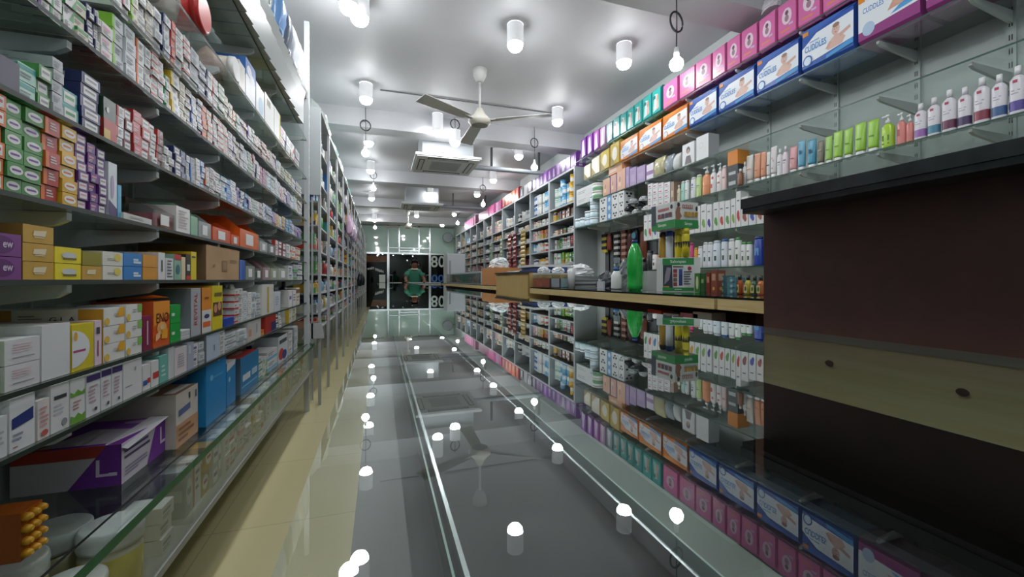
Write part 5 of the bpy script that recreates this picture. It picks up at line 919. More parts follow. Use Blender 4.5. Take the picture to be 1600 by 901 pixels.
# magazine stack and crumpled bag
for i in range(6):
    m = MB().box(-0.11, 0.11, -0.10, 0.10, 0, 0.014, M(('9aa0a0', '5a6062', 'b4b8b8', '6f7678', 'a3a8a8', '8a9092')[i], 0.3)); o = m.obj('magazine', None, (1.565, 3.025, TZ + 0.0006 + i * 0.0146), 0.05 * math.sin(i * 2.1))
    tag(o, 'grey glossy magazine, %s in the stack on the service counter' % levelword(i, 6), 'magazine', 'magazines in a stack')
bag('plastic_bag', 'crumpled white plastic bag on top of the magazine stack', 'bag', (1.56, 3.02, TZ + 0.0892), 0.24, 0.22, 0.10, 'd8dbdd', 412, style='heap')
tag(MB().box(0, 0.012, -0.03, 0.03, 0, 0.05, M('c9ccd0')).obj('price_card', None, cpos(938, 1.40), 0.3), 'small white card standing beside the magazine stack', 'card')
for i, (x, c) in enumerate(((1.205, 'b0604a'), (1.285, 'b9bcc6'), (1.365, 'b4c9cc'))):
    t = thing('clear_container', ('clear container of red packets', 'clear container with grey lid', 'clear blue-tinted container')[i] + ' on the service counter', 'container', (x, 2.99, TZ + 0.0006))
    MB().box(-0.037, 0.037, -0.095, 0.095, 0, 0.1, GL_CLEAR).obj('tub', t)
    MB().box(-0.033, 0.033, -0.09, 0.09, 0.003, 0.07, M(c, 0.4)).obj('contents', t)
    MB().box(-0.0385, 0.0385, -0.097, 0.097, 0.1005, 0.112, M('c4cace', 0.25)).obj('lid', t)
for i, x in enumerate((1.22, 1.34)):
    bag('plastic_bag', 'thin white plastic bag on the clear containers, %s of two' % ('farther', 'nearer')[i], 'bag', (x, 2.98, TZ + 0.1135), 0.1, 0.16, 0.05, 'd5d9da', 420 + i, style='heap')
p = (1.395, 2.85, TZ + 0.0006); t = thing('sanitiser_bottle', 'white pump bottle of hand sanitiser beside the clear containers', 'bottle', p)
MB().lathe([(0.026, 0, WHITE), (0.028, 0.12, WHITE), (0.012, 0.15, WHITE)], 16).obj('bottle_body', t)
m = MB(); m.lathe([(0.013, 0.1502, WHITE), (0.012, 0.165, WHITE), (0.004, 0.166, WHITE), (0.004, 0.19, WHITE), (0.012, 0.191, WHITE), (0.01, 0.2, WHITE)], 12); m.box(-0.05, 0, -0.005, 0.005, 0.191, 0.199, WHITE); m.obj('pump_head', t)
# display boxes and aerosol cans, stacked
XS = 1.43
def brandbox(lab, cx, cy, z, d, w, h, rz, faceW, faceS, base, name):
    t = thing(name, lab, 'display box', (cx, cy, z), rz); b = (-d / 2, d / 2, -w / 2, w / 2, 0, h)
    m = MB().box(*b, M(base, 0.35)); m.obj('box_body', t); m = MB(); decals(m, face_map('W', *b), faceW); decals(m, face_map('S', *b), faceS); m.obj('printed_faces', t); return t
cyS = yon(1047, XS)
lowf = [('r', 0.14, 0.02, 0.86, 0.98, '2f8a47'), ('r', 0.14, 0.12, 0.86, 0.78, 'd5d7d6'), ('t', 'Salonpas', 0.32, 0.82, 0.68, 0.93, 'e8ece8'), ('p', [(0.15, 0.12), (0.38, 0.12), (0.36, 0.78), (0.15, 0.78)], '343a4a'), ('p', [(0.18, 0.2), (0.3, 0.35), (0.34, 0.7), (0.24, 0.72), (0.2, 0.5)], '8f8a94'), ('r', 0.16, 0.12, 0.3, 0.16, 'b5a23a')] + [('r', 0.39, 0.16 + 0.13 * i, 0.48, 0.27 + 0.13 * i, ('8a3a3f', '7a5a60', '9a4a44', '8a3f4a')[i]) for i in range(4)] + [('r', 0.52, 0.18, 0.60, 0.5, '2c3f7a'), ('r', 0.52, 0.5, 0.60, 0.66, '3a4f9a'), ('e', 0.76, 0.68, 0.045, 0.06, 'a8323a')] + lines(0.63, 0.82, 0.2, 0.62, 6, '4a4e58') + [('r', 0.38, 0.72, 0.62, 0.75, '3a3a40'), ('r', 0.42, 0.05, 0.58, 0.08, 'b9d4bf')]
hb = csz(1047, XS, 52)
brandbox('white and green pain-relief display box standing on the service counter', XS + 0.05, cyS, TZ + 0.0006, 0.13, 0.205, hb, math.radians(50), lowf, [], 'd9dcda', 'display_carton')
hc = csz(1054, XS, 45); cans = [(1036, 'b8923a', '3a2f22', 'black and gold'), (1046, 'd5dbe6', '2a4aa8', 'blue-topped white'), (1054.5, '2a2c50', '22244a', 'dark navy'), (1060, 'd6c62a', 'd9cb3a', 'yellow and black'), (1071.5, 'd9c92e', 'd6c63a', 'bright yellow')]
zc = TZ + hb + 0.0012
for i, (px, c, cc, l) in enumerate(cans):
    X = XS + (0.045 if i != 2 else 0.10); y = yon(px, X); r = csz(px, X, 5.6); t = thing('aerosol_can', l + ' aerosol can standing on the green display box', 'can', (X, y, zc), 0, 'aerosol cans')
    if i == 2: r *= 0.8
    m = MB(); m.lathe([(r, 0, M(c, 0.25)), (r, hc * 0.35, M(c, 0.25) if i < 3 else M('2b2722')), (r, hc * 0.55, M(c, 0.25)), (r, hc * 0.78, M(c, 0.25)), (r * 0.85, hc * 0.82, M(c, 0.25))], 18)
    for k in range(6 if i > 2 else 0):
        a = PI + 0.3 + (k - 2.5) * 0.35; a2 = a + 0.3; rr = r * 1.012
        m.add([(rr * math.cos(a), rr * math.sin(a), hc * 0.35), (rr * math.cos(a2), rr * math.sin(a2), hc * 0.35), (rr * math.cos((a + a2) / 2), rr * math.sin((a + a2) / 2), hc * (0.48 + 0.06 * (k % 2)))], [(0, 1, 2)], M('d6c62a'))
    m.obj('can_body', t); MB().lathe([(r * 0.96, hc * 0.821, M(cc, 0.3)), (r * 0.96, hc * 0.97, M(cc, 0.3)), (r * 0.8, hc, M(cc, 0.3))], 16).obj('cap', t)
XU = 1.40; yc0, yc1 = yon(1054, XU), yon(1018, XU); du = 0.145; hu = csz(1054, XU, 41)
glyph = []
for i in range(6):                                           # rounded letters of the local script
    u = 0.34 + 0.075 * i; glyph += [('e', u, 0.80, 0.032, 0.055, 'a8322f'), ('e', u + 0.004, 0.80, 0.016, 0.028, 'dcdcd8'), ('r', u + 0.012, 0.80, u + 0.03, 0.83, 'dcdcd8')] + ([('r', u - 0.03, 0.86, u + 0.034, 0.88, 'a8322f')] if i % 2 else [('e', u, 0.88, 0.022, 0.024, 'a8322f')])
upW = [('r', 0, 0, 1, 0.32, '2f8a47'), ('t', 'Salonpas', 0.3, 0.08, 0.66, 0.24, 'e8ece8'), ('p', [(0, 0.2), (0.22, 0.2), (0.2, 1), (0, 1)], '39404e'), ('e', 0.88, 0.82, 0.05, 0.09, '3a3438'), ('r', 0.3, 0.72, 0.78, 0.82, 'b86a6a')] + [('r', 0.3 + 0.155 * i, 0.44, 0.43 + 0.155 * i, 0.62, ('8a4a4f', '6a4a58', '5a4a60', '6a3f4a')[i]) for i in range(4)]
upS = [('r', 0, 0, 1, 0.32, '2f8a47'), ('t', 'Salonpas', 0.42, 0.08, 0.74, 0.24, 'e8ece8'), ('p', [(0.05, 0.3), (0.2, 0.3), (0.3, 0.45), (0.22, 0.6), (0.24, 0.78), (0.1, 0.8), (0.03, 0.6)], '9a6a56'), ('e', 0.16, 0.88, 0.06, 0.09, '3a2a26'), ('e', 0.92, 0.76, 0.045, 0.1, '3a3438')] + glyph + [('r', 0.38 + 0.145 * i, 0.44, 0.5 + 0.145 * i, 0.62, ('b8862e', 'c09a3a', 'b89438', 'a8862e')[i]) for i in range(4)]
brandbox('green and white display carton balanced on top of the aerosol cans', XU + du / 2, (yc0 + yc1) / 2, zc + hc + 0.001, du, yc1 - yc0, hu, 0, upW, upS, 'd9dcda', 'display_carton')
# black bottle and white carton between the green bottle and the display box
t = thing('lotion_bottle', 'black bottle standing between the green bottle and the display box', 'bottle', cpos(1007, 1.66)); MB().lathe([(0.022, 0, BLACK), (0.022, 0.16, BLACK), (0.009, 0.18, BLACK)], 14).obj('bottle_body', t); MB().lathe([(0.011, 0.1803, BLACK), (0.011, 0.205, BLACK)], 12).obj('cap', t)
tag(MB().box(0, 0.08, -0.03, 0.03, 0, 0.11, M('dcdedd')).obj('white_carton', None, cpos(1006, 1.46)), 'white carton at the foot of the display box beside the green bottle', 'carton')
# products along the near length of the service counter
def cbox(p0, p1, hp, c, lab, front, X=1.42, n=1, name='hair_oil_box'):
    y0, y1 = yon(p1, X), yon(p0, X); h = csz((p0 + p1) / 2, X, hp) / n
    for k in range(n):
        b = (0, 0.05, -(y1 - y0) / 2 + 0.001, (y1 - y0) / 2 - 0.001, 0, h - 0.001); m = MB().box(*b, M(c, 0.3)); decals(m, face_map('W', *b), front); decals(m, face_map('S', *b), front)
        tag(m.obj(name, None, (X, (y0 + y1) / 2, TZ + 0.0006 + k * h)), lab if n == 1 else lab + ', %s of its stack' % levelword(k, n), 'box')
cbox(1085, 1094, 30, '3f7a3a', 'green box with cream leaf on the service counter', [('e', 0.5, 0.5, 0.25, 0.35, 'd0d4a8')], 1.45)
cbox(1094.5, 1101, 30, '2f5f35', 'dark green box beside the leaf box', [('r', 0.2, 0.5, 0.8, 0.7, '8fae6a')], 1.45)
cbox(1103, 1109.5, 32, '7a3a2c', 'narrow red-brown box on the service counter', [('r', 0.2, 0.5, 0.8, 0.8, 'b98a6a')], 1.42)
cbox(1110.5, 1120, 36, '8a4a3a', 'tall red-brown box beside the narrow one', [('r', 0.2, 0.55, 0.8, 0.85, 'c09a80'), ('e', 0.5, 0.2, 0.2, 0.08, 'd0a050')], 1.42)
cbox(1122, 1135, 28, '4a7478', 'dull teal box, farther stack', [('e', 0.5, 0.5, 0.16, 0.3, '8fb4b8'), ('r', 0.1, 0.1, 0.4, 0.3, '2f4a50')], 1.45, 3)
cbox(1136, 1150, 26, '54808a', 'grey-teal box, nearer stack', [('e', 0.5, 0.5, 0.16, 0.3, '9fc0c4'), ('r', 0.6, 0.1, 0.9, 0.3, '2f4a50')], 1.40, 3)
for px, c, l in ((1156, 'a8502a', 'amber-red oil bottle'), (1169, 'b0a030', 'yellow oil bottle'), (1179.5, '2f4f38', 'dark green oil bottle'), (1189, 'b8683a', 'orange oil bottle')):
    X = 1.42; r = csz(px, X, 5.2); h = csz(px, X, 30); t = thing('oil_bottle', l + ' with dark cap on the service counter', 'bottle', cpos(px, X), 0, 'oil bottles')
    MB().lathe([(r * 0.95, 0, M(c, 0.15)), (r, h * 0.05, M(c, 0.15)), (r, h * 0.55, M(c, 0.15)), (r * 0.55, h * 0.74, M(c, 0.15))], 16).obj('bottle_body', t); MB().lathe([(r * 0.5, h * 0.741, M('2f3a34')), (r * 0.5, h, M('2f3a34'))], 12).obj('cap', t)
    m = MB(); decals(m, face_map('W', -r - 0.0005, 0, -r * 0.6, r * 0.6, h * 0.1, h * 0.5), [('r', 0, 0, 1, 1, 'd0c08a'), ('e', 0.5, 0.5, 0.3, 0.3, '4a6a3a')]); m.obj('paper_label', t)
for i, (px, hh, c, f, l) in enumerate(((1000, 0.15, 'b9b4ae', 'c0392b', 'grey-white box with red mark'), (1022, 0.17, 'c8452f', 'd8d0c0', 'red-orange box'), (1048, 0.16, 'd9cfd4', 'b0508a', 'white and pink box'), (1076, 0.17, 'd98aa0', '8a2f4a', 'pink box'), (1097, 0.18, 'dcdcdc', 'b83f8a', 'white box with magenta flower'))):
    y = yon(px, 1.225); m = MB(); b = (0, 0.07, -0.05, 0.05, 0, hh); m.box(*b, M(c)); decals(m, face_map('W', *b), [('e', 0.5, 0.55, 0.25, 0.2, f)])
    tag(m.obj('display_item_box', None, (1.225, y, TZ - 0.2494)), l + ' displayed in the front of the service counter', 'box')
# raised desk: tray, books, white carton
zd = CZ + 0.0726
tag(MB().box(0, 0.3, -0.16, 0.16, 0, 0.035, M('3a55a0', 0.3)).obj('blue_carton', None, (1.22, yon(836, 1.22) if False else 3.34, zd)), 'flat blue carton on the raised wood desk', 'carton')
tag(MB().box(0, 0.34, -0.19, 0.19, 0, 0.018, M('dcdcd6', 0.4)).obj('paper_pad', None, (1.20, 3.34, zd + 0.0356), 0.05), 'white paper pad on top of the flat blue carton', 'paper pad')
tag(MB().prism([(0, 0), (0.28, 0), (0.28, 0.03), (0.02, 0.012)], -0.2, 0.2, M('43484c', 0.3)).obj('desk_tray', None, (1.22, 3.80, zd)), 'sloping dark grey tray on the raised wood desk', 'tray')
# orange carton, plastic bags, glass drawers, fridge along the far length
m = MB().box(0, 0.3, -0.26, 0.26, 0, 0.2, M('c08550', 0.6)); decals(m, face_map('S', 0, 0.3, -0.26, 0.26, 0, 0.2), [('r', 0.3, 0.4, 0.7, 0.6, 'a06a3c')])
tag(m.obj('cardboard_carton', None, (1.22, 4.72, TZ + 0.0006), 0.04), 'orange-brown cardboard carton on the far service counter', 'carton')
bag('plastic_bag', 'white plastic bag on the orange-brown carton, left of two' if False else 'puffy white plastic bag on the orange-brown carton, farther', 'bag', (1.36, 4.86, TZ + 0.2025), 0.2, 0.2, 0.12, 'd8dddd', 430, style='heap')
bag('plastic_bag', 'puffy white plastic bag with blue print on the orange-brown carton, nearer', 'bag', (1.36, 4.62, TZ + 0.2025), 0.2, 0.2, 0.12, 'cfd8dd', 431, style='heap')
t = thing('glass_drawer_unit', 'low grey drawer unit with glass fronts on the far service counter', 'drawer unit', (1.25, 5.2, TZ + 0.0006))
MB().box(0.0, 0.35, 0, 2.9, 0, 0.17, M('a9b0b0', 0.4)).obj('unit_body', t)
for i in range(6):
    d_o = MB().box(-0.008, -0.0005, 0.03 + i * 0.48, 0.47 + i * 0.48, 0.02, 0.15, M('4b5653', 0.1, 0, 0.5)).obj('glass_drawer', t); MB().box(-0.012, -0.0085, 0.23 + i * 0.48, 0.27 + i * 0.48, 0.08, 0.09, ALU).obj('knob', d_o)
t = thing('fridge', 'white medicine fridge beyond the far service counter', 'fridge', (1.50, 9.6, 0))
MB().box(0, 0.42, 0.03, 0.62, 0.06, CZ + 0.62, M('d4d9dc', 0.35)).obj('fridge_body', t); MB().box(0.01, 0.41, 0, 0.028, 0.1, CZ + 0.60, M('c6cdd2', 0.3)).obj('door', t); MB().box(0.05, 0.07, -0.03, -0.002, 1.0, 1.4, GREYC).obj('handle', t)
m = MB(); [m.box(x, x + 0.05, y, y + 0.05, 0, 0.059, BLACK) for x in (0.02, 0.35) for y in (0.05, 0.55)]; m.obj('feet', t)
# ---- hanging accessories on the wall beside the cabinets
t = thing('hook_board', 'dark pegboard panel on the wall beside the cabinets', 'board', (0, 0, 0)); yb0, yb1 = 3.42, 4.40
MB().box(XWR - 0.012, XWR - 0.002, yb0, yb1, CZ - 0.05, CZ + 0.57, M('5d6264', 0.6)).obj('board_panel', t)
MB().box(XWR - 0.02, XWR - 0.0125, yb0, yb1, CZ + 0.555, CZ + 0.575, ALU).obj('hook_rail', t)
items = [('hair_band_card', 'card of yellow and black hair bands hung on the pegboard', '2a2a2c', 0.10, 0.22, 4.34, ['c9b84a', '2a2a2c']), ('pouch', 'red-brown fabric pouch hung on the pegboard', '8a4034', 0.09, 0.20, 4.24, None), ('hair_band_strip', 'long striped black and white strip of hair bands', '1f2022', 0.10, 0.46, 4.08, ['d6d6d2', '1f2022']), ('hair_band_strip', 'brown and cream strip of hair bands beside the black and white strip', '7a4a3a', 0.09, 0.34, 3.93, ['c09a86', '6a3a30']), ('pouch', 'dark maroon pouch hung behind the strips', '4a2420', 0.10, 0.36, 3.82, None), ('comb_card', 'black card with blue round comb hung on the pegboard', '1c1e22', 0.09, 0.16, 3.72, None), ('pouch', 'chestnut brown pouch at the bright end of the pegboard', '6e3a24', 0.12, 0.38, 3.58, None)]
for nm, lb, c, w_, h_, y, st in items:
    t = thing(nm, lb, 'accessory', (XWR - 0.05, y, CZ + 0.548 - h_)); m = MB()
    if st:
        k = max(5, int(h_ / 0.032))
        for i in range(k): m.box(-0.012 - 0.006 * (i % 2), 0.012, -w_ / 2 * (1 if i % 2 else 0.92), w_ / 2 * (1 if i % 2 else 0.92), h_ * i / k, h_ * (i + 0.97) / k, M(st[i % 2], 0.5))
    else:
        loft(m, [(0, 0.012, w_ * 0.40, c), (h_ * 0.1, 0.02, w_ * 0.48, c), (h_ * 0.8, 0.018, w_ * 0.46, c), (h_, 0.008, w_ * 0.3, c)], 14)
    m.obj('pouch_body' if not st else 'band_rows', t)
    if nm == 'comb_card': MB().lathe([(0.035, -0.024, M('4f9ac0')), (0.035, -0.019, M('4f9ac0'))], 16, (0, 0, h_ * 0.5), 1, 'x').obj('round_comb', t)
    MB().tube([(0, 0, h_), (0, 0, h_ + 0.012), (0.03, 0, h_ + 0.014)], 0.0025, ALU, 6).obj('hook', t)
# ================================================================== tall display cabinets
BY = [4.61, 5.42, 6.20, 6.99, 7.78, 8.57, 9.30, 10.05, 10.80, 11.50, 12.20, 12.95]
CABZ = [0.215, 0.42, 0.612, 0.81, 0.985]; TOPZ = 1.414
CABM = M('9aa2a6', 0.45); CABE = M('b3babd', 0.4); CABD = M('6c7578', 0.5)
RWN = ['bottom', 'second', 'third', 'fourth', 'top']
TH_ = {0: [('green lime mint white', 'b', 0.16), ('red white green white', 'b', 0.15), ('white brown cream', 'b', 0.08), ('brown brown brown yellow', 'b', 0.13), ('yellow sky mint', 't', 0.14)],
       1: [('amber yellow navy', 'j', 0.12), ('red peach white sky', 'j', 0.15), ('maroon gold cream pink', 'b', 0.15), ('white cream', 'b', 0.1), ('sky white blue', 't', 0.16)],
       2: [('maroon pink cream', 'b', 0.14), ('gold red peach', 'b', 0.13), ('white silver', 'j', 0.08), ('cream white', 'b', 0.1), ('silver white black', 'j', 0.2)],
       3: [('red red white', 'b', 0.14), ('peach cream', 'j', 0.13), ('gold peach', 'b', 0.12), ('silver cream', 'b', 0.1), ('white gold silver', 'j', 0.2)],
       4: [('white black silver', 'b', 0.14), ('cream peach brown', 'b', 0.14), ('black white', 'b', 0.12), ('gold', 'b', 0.1), ('pink cream peach', 'b', 0.24)]}
for i in range(len(BY) - 1):
    y0, y1 = BY[i], BY[i + 1] - 0.004; w = y1 - y0
    t = thing('display_cabinet', 'tall grey open display cabinet, %s from the glass shelves' % nth(i + 1), 'cabinet', (XR, y0, 0), 0, 'display cabinets in a row')
    for yy in (0, w - 0.022): MB().box(0, 0.318, yy, yy + 0.022, 0, CZ + TOPZ, CABM, {'W': CABE}).obj('side_panel', t)
    MB().box(0, 0.318, 0.0225, w - 0.0225, CZ + TOPZ - 0.025, CZ + TOPZ, CABM, {'W': CABE}).obj('top_panel', t)
    MB().box(0.306, 0.317, 0.0225, w - 0.0225, CZ + 0.2, CZ + TOPZ - 0.026, CABD).obj('back_panel', t)
    for z in CABZ: MB().box(0.001, 0.305, 0.0225, w - 0.0225, CZ + z - 0.018, CZ + z, CABM, {'W': CABE}).obj('cabinet_shelf', t)
    for s in (0, 1): 
        dd = MB().box(0.002, 0.02, 0.024 + s * (w / 2 - 0.022), 0.022 + (s + 1) * (w / 2 - 0.022), 0.08, CZ + 0.19, CABM).obj('door', t); MB().box(-0.012, 0.0015, w / 2 - 0.05 + s * 0.09, w / 2 - 0.04 + s * 0.09, 0.55, 0.68, ALU).obj('handle', dd)
    for k, z in enumerate(CABZ):
        pal, shp, hh = TH_.get(i, TH_[1 + (i * 3 + k) % 4])[k]; pal = pal.split(); gap = (CABZ + [TOPZ - 0.03])[k + 1] - z - 0.02
        hh = min(hh, gap); yy = y0 + 0.035; q = 0; base_w = (0.075 if i < 3 else 0.1 if i < 6 else 0.14)
        while True:
            ww = base_w * R.uniform(0.75, 1.25)
            if yy + ww > y1 - 0.03: break
            q += 1; c = pal[min(len(pal) - 1, int((yy - y0) / w * len(pal)))] if i < 3 else R.choice(pal); fx = XR + 0.02 + R.uniform(0, 0.03)
            if shp == 'b':
                a_ = R.choice(['red', 'grey', 'green', 'navy', 'orange']); a_ = 'black' if a_ == c else a_; h2 = hh * R.uniform(0.85, 1.0); sty = R.choice(['print', 'panel', 'lower band', 'upper band'])
                o = link('toiletry_box', dmesh((c, a_, sty)), None, (fx, yy + ww / 2, CZ + z + 0.0006), PI, (0.12, ww - 0.006, h2))
                tag(o, '%s box with %s %s, %s along %s row, %s cabinet' % (c, a_, sty, nth(q), RWN[k], nth(i + 1)), 'box', 'boxes in the display cabinets')
            else:
                nl = 2 if shp == 't' and gap > 0.3 and i < 3 else 1; r = ww / 2 * 0.9; bc = BASE.get(c) or ACC[c]
                if shp == 't' and q % 4 == 2 and nl == 2 and gap > 3 * hh * 0.9: nl = 3
                hh2 = min(hh * (1 if shp == 't' else R.uniform(0.8, 1)), (gap - 0.01) / nl)
                for l in range(nl):
                    nm = 'milk_tin' if shp == 't' else 'cream_jar'
                    tt = thing(nm, '%s %s, %s, %s along %s row, %s cabinet' % (c, 'tin' if shp == 't' else 'jar', levelword(l, nl), nth(q), RWN[k], nth(i + 1)), 'tin' if shp == 't' else 'jar', (fx + r, yy + ww / 2, CZ + z + 0.0006 + l * (hh2 + 0.0006)), 0, 'tins and jars in the display cabinets')
                    MB().lathe([(r, 0, M(bc, 0.3)), (r, hh2 * 0.25, M('dfe2e0', 0.3)), (r, hh2 * 0.6, M(bc, 0.3)), (r, hh2 * 0.86, M(bc, 0.3))], 14).obj('tin_body' if shp == 't' else 'jar_body', tt)
                    MB().lathe([(r * 1.02, hh2 * 0.861, M('e0e2e0' if c not in ('yellow', 'sky') else bc, 0.3)), (r * 1.02, hh2, M('e0e2e0' if c not in ('yellow', 'sky') else bc, 0.3))], 14).obj('lid', tt)
            yy += ww + R.uniform(0.002, 0.02)
# packs on top of the cabinets
zt = CZ + TOPZ + 0.0006
def tpack(y, w_, h_, c, lab, mk='b3a3bd', X=2.33, d=0.14):
    m = MB(); hh = h_; c2 = hh * 0.09; prof = [(c2, 0), (d - c2, 0), (d, c2), (d, hh - c2), (d - c2, hh), (c2, hh), (0, hh - c2), (0, c2)]
    m.prism(prof, -w_ / 2, w_ / 2, M(c, 0.3)); f = face_map('W', 0, d, -w_ / 2, w_ / 2, c2, hh - c2)
    if mk: decals(m, f, [('p', [(0.3, 0.1), (0.75, 0.12), (0.6, 0.85), (0.4, 0.8)], mk)])
    decals(m, face_map('S', d * 0.15, d * 0.85, -w_ / 2, w_ / 2, hh * 0.1, hh * 0.9), [('r', 0, 0, 1, 1, c)] + ([('p', [(0.2, 0), (0.7, 0), (0.6, 0.9), (0.35, 0.9)], mk)] if mk else []))
    tag(m.obj('hygiene_pack', None, (X, y, zt), R.uniform(-0.05, 0.05)), lab, 'pack', 'packs on top of the cabinets')
pcol = ['62307f', '7d3f98', '4a2a66', '8a4aa0', '5a2f78']
for i in range(10): tpack(4.70 + i * 0.155, 0.14, 0.20, pcol[i % 5], 'purple pack with white swirl, %s on top of the cabinets from glass shelves' % nth(i + 1))
for i in range(3): tpack(6.30 + i * 0.2, 0.17, 0.2, ('3a2a4a', 'd0ccd4', '2f2a3a')[i], ('dark violet', 'white and black', 'black and violet')[i] + ' pack on top of the cabinets after the purple row', 'd8d4dc')
for i in range(5): tpack(6.95 + i * 0.21, 0.19, 0.24, ('c9402f', 'd9642f', 'd0502f', 'c23a34', 'b8503a')[i], '%s red-orange pack on top of the cabinets, between violet and pink packs' % nth(i + 1), 'e0b49a')
for i in range(2): tpack(8.05 + i * 0.2, 0.18, 0.22, ('c83f8a', 'd99ac0')[i], ('magenta', 'pale pink')[i] + ' pack on top of the cabinets beside red-orange packs')
for i in range(3): tpack(8.75 + i * 0.46, 0.44, 0.24, ('d96aa4', 'd4609c', 'dc74ac')[i], 'large pink bale on top of the cabinets, %s beyond the red-orange packs' % nth(i + 1), None)
for i in range(6): tpack(10.4 + i * 0.25, 0.23, 0.26, ('dd80b0', 'd86fa6')[i % 2], 'pink upright pack on top of the cabinets, %s in the far row' % nth(i + 1), 'e6a6c8')
# sachet strips hung on the cabinets
def strip(y, z0, z1, w_, cols, label, n):
    t = thing('sachet_strip', label, 'sachets', (XR - 0.004, y, CZ + z0)); hgt = z1 - z0
    for i in range(n):
        m = MB(); z = hgt * i / n; d = hgt / n * 0.9
        m.prism([(0, z), (-0.014, z + d * 0.15), (-0.018, z + d * 0.5), (-0.012, z + d * 0.9), (0, z + d)], -w_ / 2, w_ / 2, M(cols[i % len(cols)], 0.25)); m.obj('sachet', t)
    MB().tube([(-0.004, 0, hgt), (-0.004, 0, hgt + 0.03)], 0.003, ALU, 6).obj('hook', t)
strip(5.75 + 0.75, 0.24, 0.86, 0.2, ['c9b06a', 'b89a4e', 'd0bc80'], 'hanging strip of gold sachets on the second cabinet edge', 9)
strip(6.95, 0.22, 0.86, 0.17, ['8a2f34', '7a262c'], 'hanging strip of dark red sachets, nearer of two', 8)
strip(7.25, 0.22, 0.86, 0.17, ['9a3a3c', '812b30'], 'hanging strip of dark red sachets, farther of two', 8)
strip(8.62, 0.1, 0.80, 0.13, ['8fae7a', 'b4c49a'], 'hanging strip of pale green sachets on the fifth cabinet', 9)
strip(7.80, 0.15, 0.82, 0.13, ['9ab08a', 'c0cbb0'], 'hanging strip of grey-green sachets on the fourth cabinet', 9)
# ================================================================== ceiling: lamps, fans, air units
HOUS = bpy.data.materials.new('glowing_housing_plastic'); HOUS.use_nodes = True
q = HOUS.node_tree.nodes['Principled BSDF']; q.inputs['Base Color'].default_value = (0.75, 0.76, 0.78, 1); q.inputs['Roughness'].default_value = 0.4; q.inputs['Emission Color'].default_value = (0.95, 0.97, 1, 1); q.inputs['Emission Strength'].default_value = 0.45  # slight emission stands in for bulb light shining through the housing
def coil_mb(cz):
    c = MB(); pts = []
    for k in range(61): a = 2 * PI * k / 20; pts.append((0.055 * math.sin(a), 0.012 * math.sin(k * 0.31), cz + 0.058 * math.cos(a)))
    return c.tube(pts, 0.006, M('1e1f22'), 6)
def surface_lamp(v, label, zc=CEIL, hung=False):
    t = thing('ceiling_lamp', label, 'lamp', (v.x, v.y, 0), 0, 'round surface lamps')
    top = CZ + zc - 0.001; z = v.z; ht = z + 0.14 if hung else top
    MB().lathe([(0.061, z + 0.004, HOUS), (0.063, z + 0.02, HOUS), (0.063, ht, HOUS)], 18, caps=False).obj('lamp_housing', t)
    MB().lathe([(0.018, z - 0.050, BULB), (0.040, z - 0.041, BULB), (0.056, z - 0.020, BULB), (0.060, z + 0.003, BULB)], 16).obj('bulb', t)
    if hung:
        MB().lathe([(0.0635, ht + 0.0002, HOUS), (0.02, ht + 0.012, HOUS)], 18).obj('cap', t)
        MB().tube([(0, 0, ht + 0.012), (0, 0, top)], 0.004, M('3a3c40'), 6).obj('cable', t); coil_mb(ht + 0.075).obj('cable_coil', t)
def pendant(v, label, coil=True, zc=CEIL):
    t = thing('pendant_bulb', label, 'lamp', (v.x, v.y, 0), 0, 'bare bulbs hanging on cables'); top = CZ + zc - 0.001; z = v.z
    MB().tube([(0, 0, z + 0.09), (0.004, 0.003, (z + top) / 2), (0, 0, top)], 0.004, M('3a3c40'), 6).obj('cable', t)
    MB().lathe([(0.016, z + 0.036, WHITE), (0.017, z + 0.06, WHITE), (0.012, z + 0.092, WHITE)], 14).obj('socket', t)
    MB().lathe([(0.012, z - 0.046, BULB_P), (0.03, z - 0.038, BULB_P), (0.042, z - 0.012, BULB_P), (0.036, z + 0.012, BULB_P), (0.015, z + 0.035, BULB_P)], 14).obj('bulb', t)
    if coil:
        coil_mb(z + (top - z) * 0.6).obj('cable_coil', t)
SL = [(545, 10, 1.80), (562, 28, 1.80), (805, 70, 1.80), (975, 98, 1.80), (572, 155, 1.80), (871, 190, 1.80), (576, 223, 1.80), (579, 266.5, 1.80), (580.6, 309.8, 1.80), (585, 344, 1.76), (672.5, 302, 1.80), (651, 337, 1.80), (640, 349, 1.78), (709.8, 334.7, 1.8), (692, 350.7, 1.75), (745.5, 304, 1.8), (770.8, 281.4, 1.8), (810.7, 244, 1.8)]
k = 0
for px, py, z in SL:
    v = at(px, py, z)
    for yb_ in (2.02, 4.95, 7.62, 10.25, 12.85):
        if yb_ - 0.06 < v.y < yb_ + 0.30: v.y = yb_ + 0.33; 
    k += 1; surface_lamp(v, 'round white surface lamp with glowing bulb, %s along the ceiling' % nth(k))
surface_lamp(at(711, 222, 1.65), 'bright lamp hung on a coiled cable just before the air unit', CEIL, True)
v = at(684, 206, 1.74); v.y = 4.86; surface_lamp(v, 'lamp fixed against the first beam behind the fan')
PD = [(1057, 98, 1.324, True), (571, 238, 1.44, True), (835, 260.5, 1.44, True), (583.6, 293.8, 1.58, True), (754.8, 318.7, 1.44, True), (586, 355, 1.5, False), (715, 348, 1.5, True)]
for i, (px, py, z, c) in enumerate(PD): pendant(at(px, py, z), 'bare bulb hanging on a cable%s, %s by distance' % (' with a coil of spare wire' if c else '', nth(i + 1)), c, 1.74 if i == 0 else CEIL)
